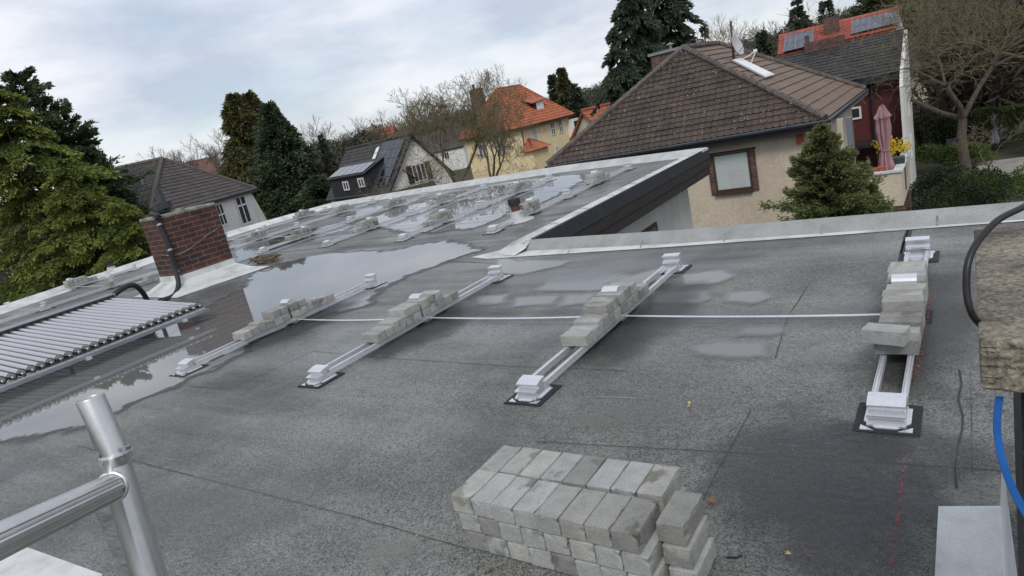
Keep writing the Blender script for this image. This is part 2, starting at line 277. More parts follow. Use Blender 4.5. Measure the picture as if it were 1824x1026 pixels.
M = dict(
    roof=roofmat(), paver=pavermat(),
    alu=mat('aluminium', (.80, .81, .83), (.68, .69, .72), 8, .34, .55, fine=.04),
    alu_white=mat('mill_aluminium', (.84, .85, .87), (.66, .67, .70), 14, .30, .7, fine=.05, stretch=(30, 1, 30)),
    scaf=mat('scaffold_aluminium', (.66, .66, .66), (.50, .50, .50), 5, .38, .9, bump=.03, bscale=30, fine=.03, fscale=60, stretch=(1, 1, .15)),
    scaf_dark=mat('dull_aluminium', (.30, .30, .30), (.20, .20, .20), 9, .55, .85, bump=.2, bscale=40),
    rubber=mat('black_rubber', (.018, .018, .02), (.012, .012, .013), 30, .7, fine=.3),
    flash=mat('liquid_flashing', (.50, .51, .50), (.38, .39, .38), 3, .6, bump=.25, bscale=18, fine=.08),
    flash_w=mat('white_flashing', (.60, .61, .60), (.35, .355, .34), 2.6, .55, bump=.35, bscale=14, fine=.08, detail=10, lo=.30, hi=.56),
    para=mat('mineral_felt_edge', (.34, .35, .34), (.24, .25, .24), 3, .7, bump=.5, bscale=120, fine=.22, fscale=140),
    slate_f=mat('dark_fascia', (.040, .043, .052), (.026, .028, .034), 5, .5, fine=.1, stretch=(1, 3, 1)),
    brown_f=mat('brown_board', (.036, .029, .029), (.022, .018, .018), 4, .6, bump=.2, stretch=(1, .6, 9)),
    white_w=mat('white_render', (.82, .81, .78), (.70, .69, .65), 2.5, .85, bump=.3, bscale=60, stretch=(1, 1, .5)),
    grey_w=mat('pale_grey_render', (.50, .51, .47), (.42, .43, .39), 2.5, .85, bump=.3, bscale=60, stretch=(1, 1, .4)),
    beige_w=mat('beige_render', (.60, .52, .41), (.47, .40, .31), .7, .88, bump=.5, bscale=40, fine=.10, fscale=12, detail=9, stretch=(1, 1, .45)),
    yellow_w=mat('yellow_render', (.80, .67, .42), (.72, .59, .35), .8, .88, fine=.05, fscale=8),
    cream_w=mat('cream_render', (.55, .51, .40), (.46, .42, .32), .8, .88),
    orange_w=mat('ochre_render', (.50, .30, .13), (.42, .25, .11), .8, .88),
    red_w=mat('oxblood_cladding', (.115, .022, .022), (.08, .016, .016), 3, .7, stretch=(1, 1, 8)),
    black_w=mat('black_cladding', (.028, .028, .033), (.018, .018, .022), 3, .7),
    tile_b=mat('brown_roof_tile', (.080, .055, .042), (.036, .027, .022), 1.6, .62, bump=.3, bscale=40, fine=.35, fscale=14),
    tile_b_lit=mat('lit_brown_tile', (.165, .110, .074), (.115, .078, .054), 1.6, .6, fine=.15, fscale=14),  # paler copy of the brown tile, light on the right slope painted in
    tile_d=mat('weathered_dark_tile', (.085, .074, .068), (.042, .036, .034), 1.2, .7, fine=.45, fscale=9),
    tile_k=mat('blackened_tile', (.045, .043, .043), (.022, .022, .023), 1.1, .6, fine=.5, fscale=9),
    tile_r=mat('orange_clay_tile', (.42, .125, .052), (.27, .085, .042), .9, .7, fine=.3, fscale=6),
    tile_red=mat('red_clay_tile', (.38, .085, .05), (.29, .06, .04), .9, .6, fine=.2, fscale=6),
    tile_rb=mat('reddish_brown_tile', (.17, .085, .07), (.12, .062, .05), .9, .7, fine=.25, fscale=6),
    ridge=mat('ridge_tile', (.12, .095, .082), (.06, .048, .042), 3, .7, fine=.4, fscale=14),
    brick=brickmat('dark_red_brick', (.085, .027, .020), (.028, .018, .017), (.19, .15, .11), .29, .098, .006),
    brick_f=brickmat('brick_trim', (.115, .045, .032), (.05, .028, .024), (.20, .17, .14), .25, .075, .008),
    conc=mat('weathered_concrete', (.23, .20, .155), (.040, .036, .030), 6, .92, bump=.6, bscale=60, detail=12, lo=.36, hi=.58, fine=.5, fscale=140),
    conc_g=mat('mossy_concrete', (.30, .29, .24), (.12, .12, .10), 8, .9, bump=.5, bscale=50, detail=8),
    rubble=mat('dark_slate_cladding', (.020, .018, .018), (.009, .008, .008), 20, .6, bump=.4, bscale=50),
    blue=mat('blue_strap', (.010, .12, .42), (.008, .09, .33), 20, .5),
    cable=mat('black_cable', (.014, .011, .010), (.008, .007, .007), 20, .45),
    foam=mat('black_pipe_foam', (.020, .022, .024), (.011, .012, .013), 9, .6, bump=.6, bscale=60),
    cap_d=mat('dark_grey_plastic', (.035, .04, .045), (.022, .026, .03), 8, .5),
    pipe_b=mat('brown_pipe', (.11, .045, .028), (.08, .032, .02), 8, .5),
    winw=mat('white_window_frame', (.78, .78, .77), (.70, .70, .69), 5, .4),
    winb=mat('brown_window_frame', (.075, .035, .025), (.05, .025, .018), 8, .5),
    zinc=mat('zinc', (.32, .34, .37), (.24, .26, .29), 4, .4, .6),
    gutter=mat('dark_gutter', (.055, .06, .07), (.035, .04, .045), 4, .35, .5),
    blind=mat('pale_curtain', (.50, .56, .54), (.40, .46, .44), 3, .35, spec=.6, stretch=(1, 1, 12)),
    shutter=mat('roller_shutter', (.50, .50, .50), (.40, .40, .41), 2, .5, stretch=(1, 1, 30)),
    pv=mat('solar_panel', (.012, .016, .032), (.008, .011, .022), 3, .16, spec=.7),
    pvl=mat('solar_collector', (.10, .12, .17), (.07, .085, .12), 3, .12, spec=.9),
    chalk=mat('red_chalk', (.30, .055, .045), (.16, .04, .035), 30, .9),
    seam=mat('felt_seam', (.022, .022, .021), (.055, .055, .052), 3, .8),
    grass=mat('lawn', (.050, .060, .028), (.036, .036, .022), .6, .95, bump=.6, bscale=8, fine=.4, fscale=5),
    gravel=mat('gravel_path', (.33, .31, .28), (.24, .225, .2), 2, .95, bump=.5, bscale=30),
    bark=mat('bark', (.115, .092, .07), (.055, .045, .036), 6, .95, bump=.8, bscale=20, stretch=(1, 1, .3)),
    bark_g=mat('lichened_bark', (.17, .145, .085), (.085, .07, .045), 5, .95, bump=.5, bscale=20),
    twig=mat('twig', (.21, .175, .130), (.13, .105, .080), 1.5, .95),
    twig_g=mat('mossy_twig', (.22, .19, .10), (.125, .105, .065), 1.0, .95),
    pink=mat('dusky_pink_cloth', (.36, .205, .215), (.30, .165, .18), 5, .9, bump=.4, bscale=25),
    bluegrey=mat('blue_grey_cloth', (.24, .28, .38), (.19, .22, .31), 5, .9, bump=.3),
    terra=mat('terracotta', (.42, .12, .06), (.34, .09, .05), 8, .8),
    bluep=mat('blue_paint', (.012, .11, .42), (.01, .09, .35), 8, .5),
    yflower=mat('yellow_petal', (.75, .55, .03), (.65, .45, .02), 20, .8),
    lfy=mat('dry_yellow_leaf', (.55, .42, .12), (.35, .24, .07), 40, .7),
    lfb=mat('dry_brown_leaf', (.28, .13, .05), (.16, .08, .04), 40, .8),
)
def glassmat(name, c, r=.08):
    m, N, L, b = newmat(name); b.inputs['Base Color'].default_value = (*c, 1); b.inputs['Roughness'].default_value = r; b.inputs['Specular IOR Level'].default_value = .8
    return m
def chalkmat():
    m, N, L, b = newmat('red_chalk_line'); b.inputs['Base Color'].default_value = (.34, .09, .075, 1); b.inputs['Roughness'].default_value = .9
    t = N.new('ShaderNodeTexCoord'); n = N.new('ShaderNodeTexNoise'); n.inputs['Scale'].default_value = 45; n.inputs['Detail'].default_value = 6; L.new(t.outputs['Object'], n.inputs['Vector'])
    mr = N.new('ShaderNodeMapRange'); mr.inputs['From Min'].default_value = .46; mr.inputs['From Max'].default_value = .70; mr.inputs['To Max'].default_value = .7; L.new(n.outputs['Fac'], mr.inputs['Value'])
    tr = N.new('ShaderNodeBsdfTransparent'); mx_ = N.new('ShaderNodeMixShader'); L.new(mr.outputs[0], mx_.inputs['Fac']); L.new(tr.outputs[0], mx_.inputs[1]); L.new(b.outputs[0], mx_.inputs[2]); L.new(mx_.outputs[0], N['Material Output'].inputs['Surface'])
    return m
M['chalk'] = chalkmat()
M['glass'] = glassmat('window_glass', (.03, .035, .04)); M['glass_l'] = glassmat('curtained_glass', (.16, .17, .17))
def tubeglass():
    m, N, L, b = newmat('collector_tube_glass'); b.inputs['Base Color'].default_value = (.44, .43, .45, 1); b.inputs['Roughness'].default_value = .17; b.inputs['Metallic'].default_value = .5
    b.inputs['Coat Weight'].default_value = .8; b.inputs['Coat Roughness'].default_value = .05
    return m
M['tubeg'] = tubeglass(); M['steel'] = mat('chrome_cap', (.28, .27, .26), (.15, .14, .135), 60, .22, .95)
LEAF = dict(
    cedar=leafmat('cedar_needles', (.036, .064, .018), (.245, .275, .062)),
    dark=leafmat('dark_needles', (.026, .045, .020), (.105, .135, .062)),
    spruce=leafmat('spruce_needles', (.022, .036, .024), (.100, .125, .080)),
    brown=leafmat('bronze_green_needles', (.028, .038, .016), (.150, .140, .055)),
    blueg=leafmat('deep_green_needles', (.020, .038, .020), (.100, .135, .072)),
    thuja=leafmat('thuja_sprays', (.034, .056, .022), (.200, .220, .085)),
    hedge=leafmat('hedge_leaves', (.026, .056, .014), (.150, .200, .050)),
    hedged=leafmat('dark_hedge_leaves', (.012, .022, .010), (.055, .068, .030)),
    olive=leafmat('olive_shrub_leaves', (.030, .034, .012), (.120, .110, .040)),
    wood=leafmat('winter_woodland', (.060, .048, .038), (.200, .165, .130)),
    pine=leafmat('far_pine_needles', (.016, .025, .015), (.070, .085, .050)),
)

# ------------------------------------------------------------------ our flat roof building
bld = thing('flat_roof_building', (-8, 8, -6.0), 'near building with the wet grey felt flat roof, pale kerbs and dark fascia', 'building')
PA = [at(0, 545, Z=.15), at(200, 479, Z=.15), at(420, 408, Z=.15), at(590, 361, Z=.15)]           # left kerb, top line
PB = [at(590, 361, Z=.15), at(760, 333, Z=.15), at(1000, 295, Z=.15), at(1258, 261, Z=.15)]        # far kerb
v0 = PA[0]-PA[1]; P0 = PA[0] + v0.normalized()*8
P0.z = .15
outl = [P0] + PA + PB[1:]
CN = Vector((-5.0, 15.4, .15))
NOT = Vector((-5.12, 7.42, .15)); NOTR = Vector((6, 7.02-.1*0+.0, .15))
# roof surface sheet (z = 0)
PX0 = PA[0].x + (P0.x-PA[0].x)*(.55-PA[0].y)/(P0.y-PA[0].y)
P0 = Vector((PX0, .55, .15)); outl[0] = P0
roofpts = [(p.x, p.y, 0) for p in outl[1:]] + [(-5.0, 7.3, 0), (-1, 7.18, 0), (6, 7.12, 0), (6, .55, 0), (PX0, .55, 0)]
MB().poly(roofpts).build('roof', M['roof'], bld)
# walls
wl = MB()
wpts = [(PX0+.2, .7)] + [(p.x+.15, p.y) for p in PA[:3]] + [(PA[3].x+.3, PA[3].y-.3), (-5.4, 14.9), (-5.4, 7.25), (6, 7.1), (6, .7)]
for i in range(len(wpts)):
    a, b = wpts[i], wpts[(i+1) % len(wpts)]
    wl.poly([(a[0], a[1], -6), (b[0], b[1], -6), (b[0], b[1], -.05), (a[0], a[1], -.05)])
wl.build('wall', M['grey_w'], bld)
def kerb(pts, inward, w, h, name, m, drop=.1, lip=.05):
    """raised roof edge with a sloping inner face; pts run along its top outer line"""
    mb = MB(); n = len(pts); prof = [(w, 0.004), (w*.55, h*.55), (w*.22, h), (0, h), (-lip, h-.02), (-lip, -drop), (0, -drop)]
    for i in range(n-1):
        for k in range(len(prof)-1):
            q = []
            for (pp, iw), (o, z) in (((pts[i], inward[i]), prof[k]), ((pts[i+1], inward[i+1]), prof[k]), ((pts[i+1], inward[i+1]), prof[k+1]), ((pts[i], inward[i]), prof[k+1])):
                q.append((pp.x+iw[0]*o, pp.y+iw[1]*o, z))
            mb.poly(q)
    for i in (0, n-1): mb.poly([(pts[i].x+inward[i][0]*o, pts[i].y+inward[i][1]*o, z) for o, z in prof])
    o = mb.build(name, m, bld)
    return o
def densify(pts, n):
    r = []
    for a, b in zip(pts[:-1], pts[1:]):
        for k in range(n): r.append(a.lerp(b, k/n))
    return r + [pts[-1]]
ka = [P0] + PA; ka = densify(ka, 6)
kerb(ka, [(1, 0.05)]*len(ka), .42, .15, 'kerb', M['flash_w'])
kb = densify(PB[:-1]+[Vector((-5.0, 15.4, .15))], 6)
kerb(kb, [(.05, -1)]*len(kb), .36, .15, 'kerb', M['flash'])
# wing right edge
kc = densify([Vector((-5.0, 15.38, .15)), Vector((-5.09, 7.32, .15))], 10)
kerb(kc, [(-1, 0)]*len(kc), .5, .15, 'kerb', M['flash_w'], drop=-.09)
# front kerb of the main roof
kd = densify([Vector((-5.03, 7.52, .12)), Vector((-2.82, 7.30, .12)), Vector((.36, 7.22, .12)), Vector((6, 7.2, .12))], 8)
kerb(kd, [(0, -1)]*len(kd), .20, .12, 'kerb', M['para'])
fl = MB()
fp = [(-5.9, 7.22, .006), (-5.5, 7.06, .006), (-2.83, 6.98, .006), (-1.07, 6.96, .006), (.36, 6.97, .006), (6, 6.97, .006), (6, 7.11, .008), (-1, 7.13, .008), (-4.9, 7.36, .008), (-5.5, 7.6, .006)]
fl.poly(fp); fl.build('flashing_strip', M['flash_w'], bld)
MB().add([(-5.62, 7.325, .007), (-5.06, 7.09, .013), (-5.0, 7.30, .05), (-5.03, 7.53, .124), (-5.085, 7.33, .154)], [(0, 1, 4), (1, 2, 4), (2, 3, 4)]).build('corner_flashing', M['flash_w'], bld)
jn_ = MB()
for k in range(9):
    x_ = -4.2+k*.98; jn_.add([(x_, 7.02, .012), (x_+.012, 7.02, .012), (x_+.012, 7.14, .078), (x_, 7.14, .078)], [(0, 1, 2, 3)])
for k in range(8):
    y_ = 8.3+k*.98; jn_.add([(-5.30, y_, .153), (-5.30, y_+.018, .153), (-5.0, y_+.018, .153), (-5.0, y_, .153)], [(0, 1, 2, 3)])
jn_.build('flashing_joint', M['conc_g'], bld).__setitem__('kind', 'stuff')
# fascia of the wing
MB().box(-5.0, -4.955, 7.5, 15.42, -.10, .135).build('fascia', M['slate_f'], bld)
MB().box(-5.02, -4.97, 7.5, 15.44, -.29, -.103).build('fascia_board', M['brown_f'], bld)
MB().box(-5.04, -4.99, 7.5, 15.40, -.48, -.293).build('fascia_board', M['brown_f'], bld)
MB().box(-5.395, -5.045, 7.5, 15.40, -.47, -.42).build('soffit', M['brown_f'], bld)
MB().box(-19.0, -4.957, 15.45, 15.50, -.40, .11).build('end_fascia', M['slate_f'], bld) if False else None
# window in the wing wall
wn = MB().box(-5.40, -5.37, 11.55, 12.75, -2.2, -.92).build('window', M['winb'], bld)
MB().box(-5.372, -5.362, 11.63, 12.67, -2.1, -1.0).build('pane', M['glass_l'], wn)
# white flashing sheets on the felt
fx = MB(); fx.poly([(-5.01, 1.0, .006), (-4.4, 1.03, .006), (-3.75, 1.06, .006), (-3.3, .56, .006), (-7, .56, .006)]); fx.build('flashing_strip', M['flash_w'], bld)
# seams of the felt: thin lapped lines
def seam(pts, w=.012, m='seam', z=.005, wob=.0025):
    mb = MB(); pp = []
    for a, b in zip(pts[:-1], pts[1:]):
        n = max(2, int(math.dist(a, b)/.15))
        for k in range(n):
            t = k/n; pp.append((a[0]+(b[0]-a[0])*t+random.uniform(-wob, wob), a[1]+(b[1]-a[1])*t+random.uniform(-wob, wob)))
    pp.append(pts[-1])
    for i in range(len(pp)-1):
        a, b = Vector(pp[i]), Vector(pp[i+1]); d = (b-a)
        if d.length < 1e-4: continue
        nrm = Vector((-d.y, d.x)).normalized()*w*random.uniform(.35, .6)
        mb.add([(a.x-nrm.x, a.y-nrm.y, z), (a.x+nrm.x, a.y+nrm.y, z), (b.x+nrm.x, b.y+nrm.y, z), (b.x-nrm.x, b.y-nrm.y, z)], [(0, 1, 2, 3)])
    return mb.build('chalk_line' if m == 'chalk' else 'seam', M[m], bld)
for s in ([(-7.6, 1.35), (-6.11, 1.37)], [(-6.11, 1.37), (-6.04, 1.91)], [(-6.04, 1.91), (-4.58, 1.88), (-2.68, 1.86), (-1.9, 1.83)],
          [(-6.3, 2.99), (-5.55, 3.01), (-5.42, 3.88)], [(-5.42, 3.88), (-4.21, 3.78), (-2.95, 3.72), (-1.95, 3.72)], [(-1.05, 3.98), (-1.12, 4.7), (-1.1, 5.5)],
          [(-13.4, 9.2), (-9.87, 8.8), (-7.32, 8.48), (-6.0, 8.3)], [(-6.6, 7.2), (-4.98, 6.75), (-4.75, 6.02)], [(-.51, 6.14), (-.5, 6.95)], [(-1.03, 2.4), (-1.03, 2.89), (-1.03, 3.3)],
          [(-2.1, 2.75), (-1.03, 2.85), (.3, 2.95)], [(-6.6, 12.9), (-5.4, 13.6)], [(-6.2, 11.2), (-5.5, 12.6)], [(-17, 10.4), (-13.5, 10.2)]):
    seam(s, .005 if s[0][1] < 5 else .012)
seam([(-.10, 2.77), (-.08, 3.39), (-.09, 3.9)], .008, wob=.010); seam([(-.04, 2.9), (-.04, 3.9)], .002)
seam([(-.505, 6.2), (-.49, 6.98)], .05, wob=.004)
seam([(-.28, 2.2), (-.285, 2.98)], .015, 'chalk', .0102, .003); seam([(-.285, 3.7), (-.275, 4.3), (-.26, 5.2)], .026, 'chalk', .0102, .003); seam([(-.22, 5.9), (-.22, 6.1)], .03, 'chalk', .0102, .004)
seam([(-2.15, 2.72), (-1.95, 2.78)], .006, 'chalk', .0102, .006); seam([(-6.4, 14.65), (-5.6, 14.7)], .03, 'chalk', .0102)
seam([(-9.9, 8.95), (-9.2, 9.05)], .03, 'chalk', .0102); seam([(-.62, 6.7), (-1.3, 6.3)], .004, 'chalk', .0102)
seam([(-2.0, 3.33), (-1.72, 3.34)], .007, 'flash', .0056, .002)
# damp and standing water
PC = [0]
def puddle(poly_px, mt, label_, cell=.06, z=.008, world_pts=None, ext=.35, bias=0, nm='puddle'):
    PC[0] += 1; z = .0061+.00012*PC[0]
    P = np.array(world_pts if world_pts is not None else [tuple(at(x, y, Z=0))[:2] for x, y in poly_px])
    x0, y0 = P.min(0)-ext; x1, y1 = P.max(0)+ext
    nx = int((x1-x0)/cell)+2; ny = int((y1-y0)/cell)+2
    gx, gy = np.meshgrid(x0+np.arange(nx)*cell, y0+np.arange(ny)*cell); Q = np.stack([gx.ravel(), gy.ravel()], 1)
    dist = np.full(len(Q), 1e9); inside = np.zeros(len(Q), bool)
    for i in range(len(P)):
        a, b = P[i], P[(i+1) % len(P)]; ab = b-a
        t = np.clip(((Q-a)@ab)/(ab@ab), 0, 1); dist = np.minimum(dist, np.linalg.norm(Q-(a+t[:, None]*ab), axis=1))
        c = ((a[1] > Q[:, 1]) != (b[1] > Q[:, 1])) & (Q[:, 0] < (b[0]-a[0])*(Q[:, 1]-a[1])/((b[1]-a[1])+1e-12)+a[0]); inside ^= c
    sdist = np.where(inside, dist, -dist) + bias
    idx = np.arange(nx*ny).reshape(ny, nx); q = np.stack([idx[:-1, :-1], idx[:-1, 1:], idx[1:, 1:], idx[1:, :-1]], -1).reshape(-1, 4)
    q = q[(sdist[q].max(1) > -ext)]
    used = np.unique(q); re = -np.ones(nx*ny, int); re[used] = np.arange(len(used))
    V = np.column_stack([Q[used], np.full(len(used), z)])
    o = raw_mesh(nm, V, re[q], mt); a = o.data.attributes.new('depth', 'FLOAT', 'POINT'); a.data.foreach_set('value', sdist[used].astype(np.float32))
    tag(o, label_, nm.replace('_', ' '), kind='structure')
    return o
MW = watermat('standing_water'); MF = watermat('water_film', .08, (.24, .24, .23), .85, .04, 0, (-.06, .06), .16); MD = watermat('rough_wet_film', .11, (.040, .040, .040), .55, .8, .15, (-.2, .2), .8)
NWD = ['leftmost near rail pair', 'second near rail pair', 'third near rail pair', 'rightmost near rail pair']
MF2 = watermat('thin_film', .16, (.20, .20, .19), .5, .1, 0, (-.22, .2), .5)
SM = watermat('mortar_dust', .9, (.27, .27, .25), .34, 0, 0, (-.05, .15), 1.1)
LG = watermat('dry_felt', .8, (.17, .172, .158), .28, 0, 0, (-.25, .35), .9)
MS = watermat('streaky_film', .05, (.12, .12, .12), .85, .06, .2)
puddle([(-60, 790), (60, 775), (150, 760), (215, 728), (262, 706), (320, 684), (385, 652), (432, 630), (450, 606), (520, 582), (575, 560), (650, 545), (668, 520), (715, 494), (770, 474), (815, 458), (852, 446), (830, 437), (790, 431), (740, 437), (705, 448), (640, 450), (585, 452), (540, 460), (500, 470), (470, 478), (447, 492), (438, 512), (400, 532), (360, 556), (300, 578), (200, 620), (100, 650), (-60, 700)],
       MW, 'large rainwater puddle reflecting the sky beside the tube collector', .06)
puddle([(770, 414), (850, 406), (882, 391), (908, 376), (942, 372), (968, 360), (1004, 340), (1038, 322), (1030, 311), (960, 317), (900, 325), (850, 336), (800, 346), (750, 362), (690, 378), (650, 394), (690, 407), (722, 414)],
       MW, 'broad mirror-like puddle under the far mounting rails', .10, z=.0085)
puddle([(420, 468), (480, 452), (560, 425), (640, 402), (600, 398), (520, 415), (440, 432), (418, 440)], MS, 'streaky puddle on the far roof behind the brick chimney', .10, z=.0075)
puddle([(640, 388), (760, 355), (860, 335), (800, 340), (700, 362), (600, 385)], MS, 'thin streak of water along the far kerb', .10, z=.0065)
for pts, lb in (([(882, 461), (1015, 466), (1000, 474), (930, 490), (890, 487)], 'pale shallow puddle just inside the kerb corner'),
                ([(975, 497), (1060, 484), (1125, 492), (1130, 508), (1050, 520), (955, 518)], 'wide water film between the second and third near rails'),
                ([(846, 530), (905, 526), (900, 541), (850, 545)], 'smallest water film right of the second rail pair'),
                ([(918, 530), (1000, 527), (985, 543), (915, 547)], 'middle water film left of the third rail pair'),
                ([(1003, 527), (1062, 523), (1050, 542), (998, 546)], 'water film touching the left side of the third rail pair'),
                ([(1160, 521), (1262, 519), (1268, 532), (1250, 542), (1160, 541)], 'water film right of the third rail pair'),
                ([(1212, 490), (1290, 484), (1310, 492), (1285, 506), (1215, 510)], 'water film near the kerb right of the third rail pair'),
                ([(1290, 522), (1355, 520), (1372, 531), (1345, 541), (1292, 540)], 'oval water film in the middle of the right roof bay'),
                ([(1318, 584), (1390, 582), (1400, 592), (1372, 598), (1320, 597)], 'small water film below the aluminium strip'),
                ([(1225, 618), (1280, 610), (1370, 612), (1368, 636), (1310, 640), (1240, 634)], 'dull grey puddle below the aluminium strip'),
                ([(700, 640+30), (640, 676), (600, 665), (660, 655)], None),
                ([(1080, 505), (1180, 476), (1220, 470), (1215, 490), (1150, 505)], 'water under the far end of the third rail pair')):
    if lb: puddle(pts, MF, lb, .035, ext=.17)
for pts, lb in (([(880, 500), (1060, 470), (1240, 455), (1230, 470), (1080, 492), (900, 515)], 'broad faint sheen of water inside the near kerb'), ([(1180, 560), (1400, 556), (1540, 548), (1530, 570), (1350, 580), (1190, 578)], 'faint sheen of water along the aluminium strip'),
                ([(700, 545), (830, 520), (860, 540), (840, 556), (740, 560)], 'faint sheen of water between the first and second near rails')):
    puddle(pts, MF2, lb, .05, ext=.3)
puddle([(1330, 760), (1420, 748), (1520, 770), (1600, 800), (1610, 900), (1580, 1000), (1450, 1010), (1370, 930), (1290, 860), (1310, 800)], MD, 'rough dark wet patch right of the paver stack', .04, z=.0072, ext=.3)
puddle([(1560, 770), (1650, 760), (1740, 790), (1690, 840), (1600, 815)], MD, 'dark wet patch at the foot of the rightmost rail pair', .04, z=.0066, ext=.3)

for pts, lb in (([(1010, 735), (1085, 725), (1090, 765), (1020, 775)], 'pale mortar smear between the third rail foot and the paver stack'),
                ([(660, 965), (740, 960), (770, 1010), (660, 1015)], 'pale mortar smear left of the paver stack'), ([(940, 645), (985, 640), (1000, 655), (950, 660)], 'faint pale smear beside the third rail foot')):
    puddle(pts, SM, lb, .03, z=.0062, ext=.25, nm='mortar_smear')
DK = watermat('damp_shaded_felt', .45, (.040, .040, .038), .55, 0, 0, (-.12, .22), .5)  # damp felt, its dark colour also painting in contact shade beside the rails
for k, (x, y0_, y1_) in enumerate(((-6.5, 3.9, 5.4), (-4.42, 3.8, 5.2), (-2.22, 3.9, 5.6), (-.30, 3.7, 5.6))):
    puddle(None, DK, 'damp felt with painted shade along the right side of the %s' % NWD[k], .04, z=.0066, ext=.3, nm='damp_shade_patch', world_pts=[(x-.25, y0_), (x+.12, y0_-.1), (x+.42, (y0_+y1_)/2), (x+.22, y1_), (x-.22, y1_)])
for pts, lb in (([(250, 860), (480, 835), (560, 850), (560, 900), (420, 960), (280, 1000), (200, 930)], 'light dry patch of felt at the lower left'), ([(1000, 700), (1300, 690), (1350, 740), (1150, 790), (1000, 780)], 'light dry patch of felt in front of the right rails')):
    puddle(pts, LG, lb, .05, z=.0058, ext=.5, nm='dry_patch')
# ------------------------------------------------------------------ pavers
def paver_mesh(seed, rough=.0042, sub=True):
    rnd = random.Random(seed); bm = bmesh.new(); bmesh.ops.create_cube(bm, size=1)
    for v in bm.verts: v.co = Vector((v.co.x*.219, v.co.y*.111, v.co.z*.086))
    if sub:
        bmesh.ops.subdivide_edges(bm, edges=bm.edges[:], cuts=3, use_grid_fill=True)
    bmesh.ops.bevel(bm, geom=[e for e in bm.edges if e.calc_face_angle(0) > .5], offset=.003, segments=1, affect='EDGES')
    for v in bm.verts:
        edge = (abs(abs(v.co.x)-.1095) < .006) + (abs(abs(v.co.y)-.0555) < .006) + (abs(abs(v.co.z)-.043) < .006)
        if edge >= 2:
            k = rnd.random(); s = rough*(2.2 if k > .9 else .55)
            v.co -= Vector((math.copysign(s*rnd.random(), v.co.x), math.copysign(s*rnd.random(), v.co.y), math.copysign(s*rnd.random()*.8, v.co.z)))
    me = bpy.data.meshes.new('paver'); bm.to_mesh(me); bm.free(); me.materials.append(M['paver']); return me
PAV = [paver_mesh(i) for i in range(6)]
def paver(x, y, z, label_, group, rz=0, on_edge=False, along='x'):
    o = bpy.data.objects.new('paver', random.choice(PAV)); COL.objects.link(o)
    o.location = (x+random.uniform(-.0015, .0015), y, z + (.0555 if on_edge else .043))
    o.rotation_euler = (R(90) if on_edge else 0, 0, (0 if along == 'x' else R(90)) + rz + R(random.uniform(-.5, .5)) + (math.pi if random.random() < .5 else 0))
    return tag(o, label_, 'paver', group)
ORD = ['first', 'second', 'third', 'fourth', 'fifth', 'sixth', 'seventh', 'eighth', 'ninth', 'tenth', 'eleventh', 'twelfth', 'thirteenth', 'fourteenth']
# the stack in the foreground
GP = 'pavers of the foreground stack'
LAYER = {0: 'bottom', 1: 'middle', 2: 'top'}
for L in range(3):
    for row in range(2):
        for c in range(8):
            if row == 1 and L < 2 and c < 7: continue          # wholly hidden inside the stack
            x = -1.893 + c*.1140 + (2-L)*(.022 if row == 0 else .01) + (0.01 if L == 1 and c > 4 else 0)
            y = 1.963 + row*.2225 - (.004*c if row == 0 else 0) + random.uniform(-.003, .003) - (2-L)*.006
            z = L*.0868 + .002
            paver(x, y, z, '%s paver from left, %s row, %s layer of foreground stack' % (ORD[c], 'front' if row == 0 else 'back', LAYER[L]), GP, along='y')
for L in range(3):
    paver(-.948+.014*(2-L), 2.025-(.012*(2-L)), L*.0868+.002, '%s paver of the separate pile at the right end of the foreground stack' % LAYER[L], GP, along='y')
    if L < 0: paver(-.945+.02*(2-L), 2.235, L*.0868+.002, '%s paver behind the separate right end pile of the foreground stack' % LAYER[L], GP, along='y')
# ------------------------------------------------------------------ mounting rails
PF = [(-.10, .012), (-.10, .022), (-.062, .034), (-.062, .052), (-.088, .056), (-.088, .064), (-.034, .070), (-.034, .088), (-.055, .092), (-.055, .102), (.0, .118), (.052, .122), (.052, .108), (.02, .10), (.02, .034), (.10, .028), (.10, .012)]
PR = [(-.09, .012), (-.09, .026), (-.03, .03), (-.03, .085), (-.06, .09), (-.06, .105), (-.02, .112), (-.02, .145), (-.045, .15), (-.045, .165), (.045, .17), (.045, .155), (.02, .15), (.02, .03), (.085, .026), (.085, .012)]
def foot(parent, x, y, prof, far=False):
    m = MB().box(x-.14, x+.14, y-.15, y+.15, .001, .010).build('rubber_mat', M['rubber'], parent)
    s = -1 if not far else 1
    hexp = [(-.10, .10), (.10, .10), (.10, -.05), (.045, -.115), (-.045, -.115), (-.10, -.05)]
    mb = MB().extrude([(x+a, y-s*b*-1*(1) if far else y+b, .0105) for a, b in hexp], (0, 0, .005))
    for sx in (-1, 1):
        mb.extrude([(x+sx*.11, y+s*.135*(1) if not far else y+.135, .0105), (x+sx*.05, (y-.135) if not far else y+.135, .0105), (x+sx*.11, (y-.09) if not far else y+.09, .0105)], (0, 0, .004))
    mb.build('base_plate', M['alu_white'], parent)
    ex = MB().extrude([(x-.083, y+a, z) for a, z in prof], (.166, 0, 0))
    ex.build('clamp_block', M['alu_white'], parent)
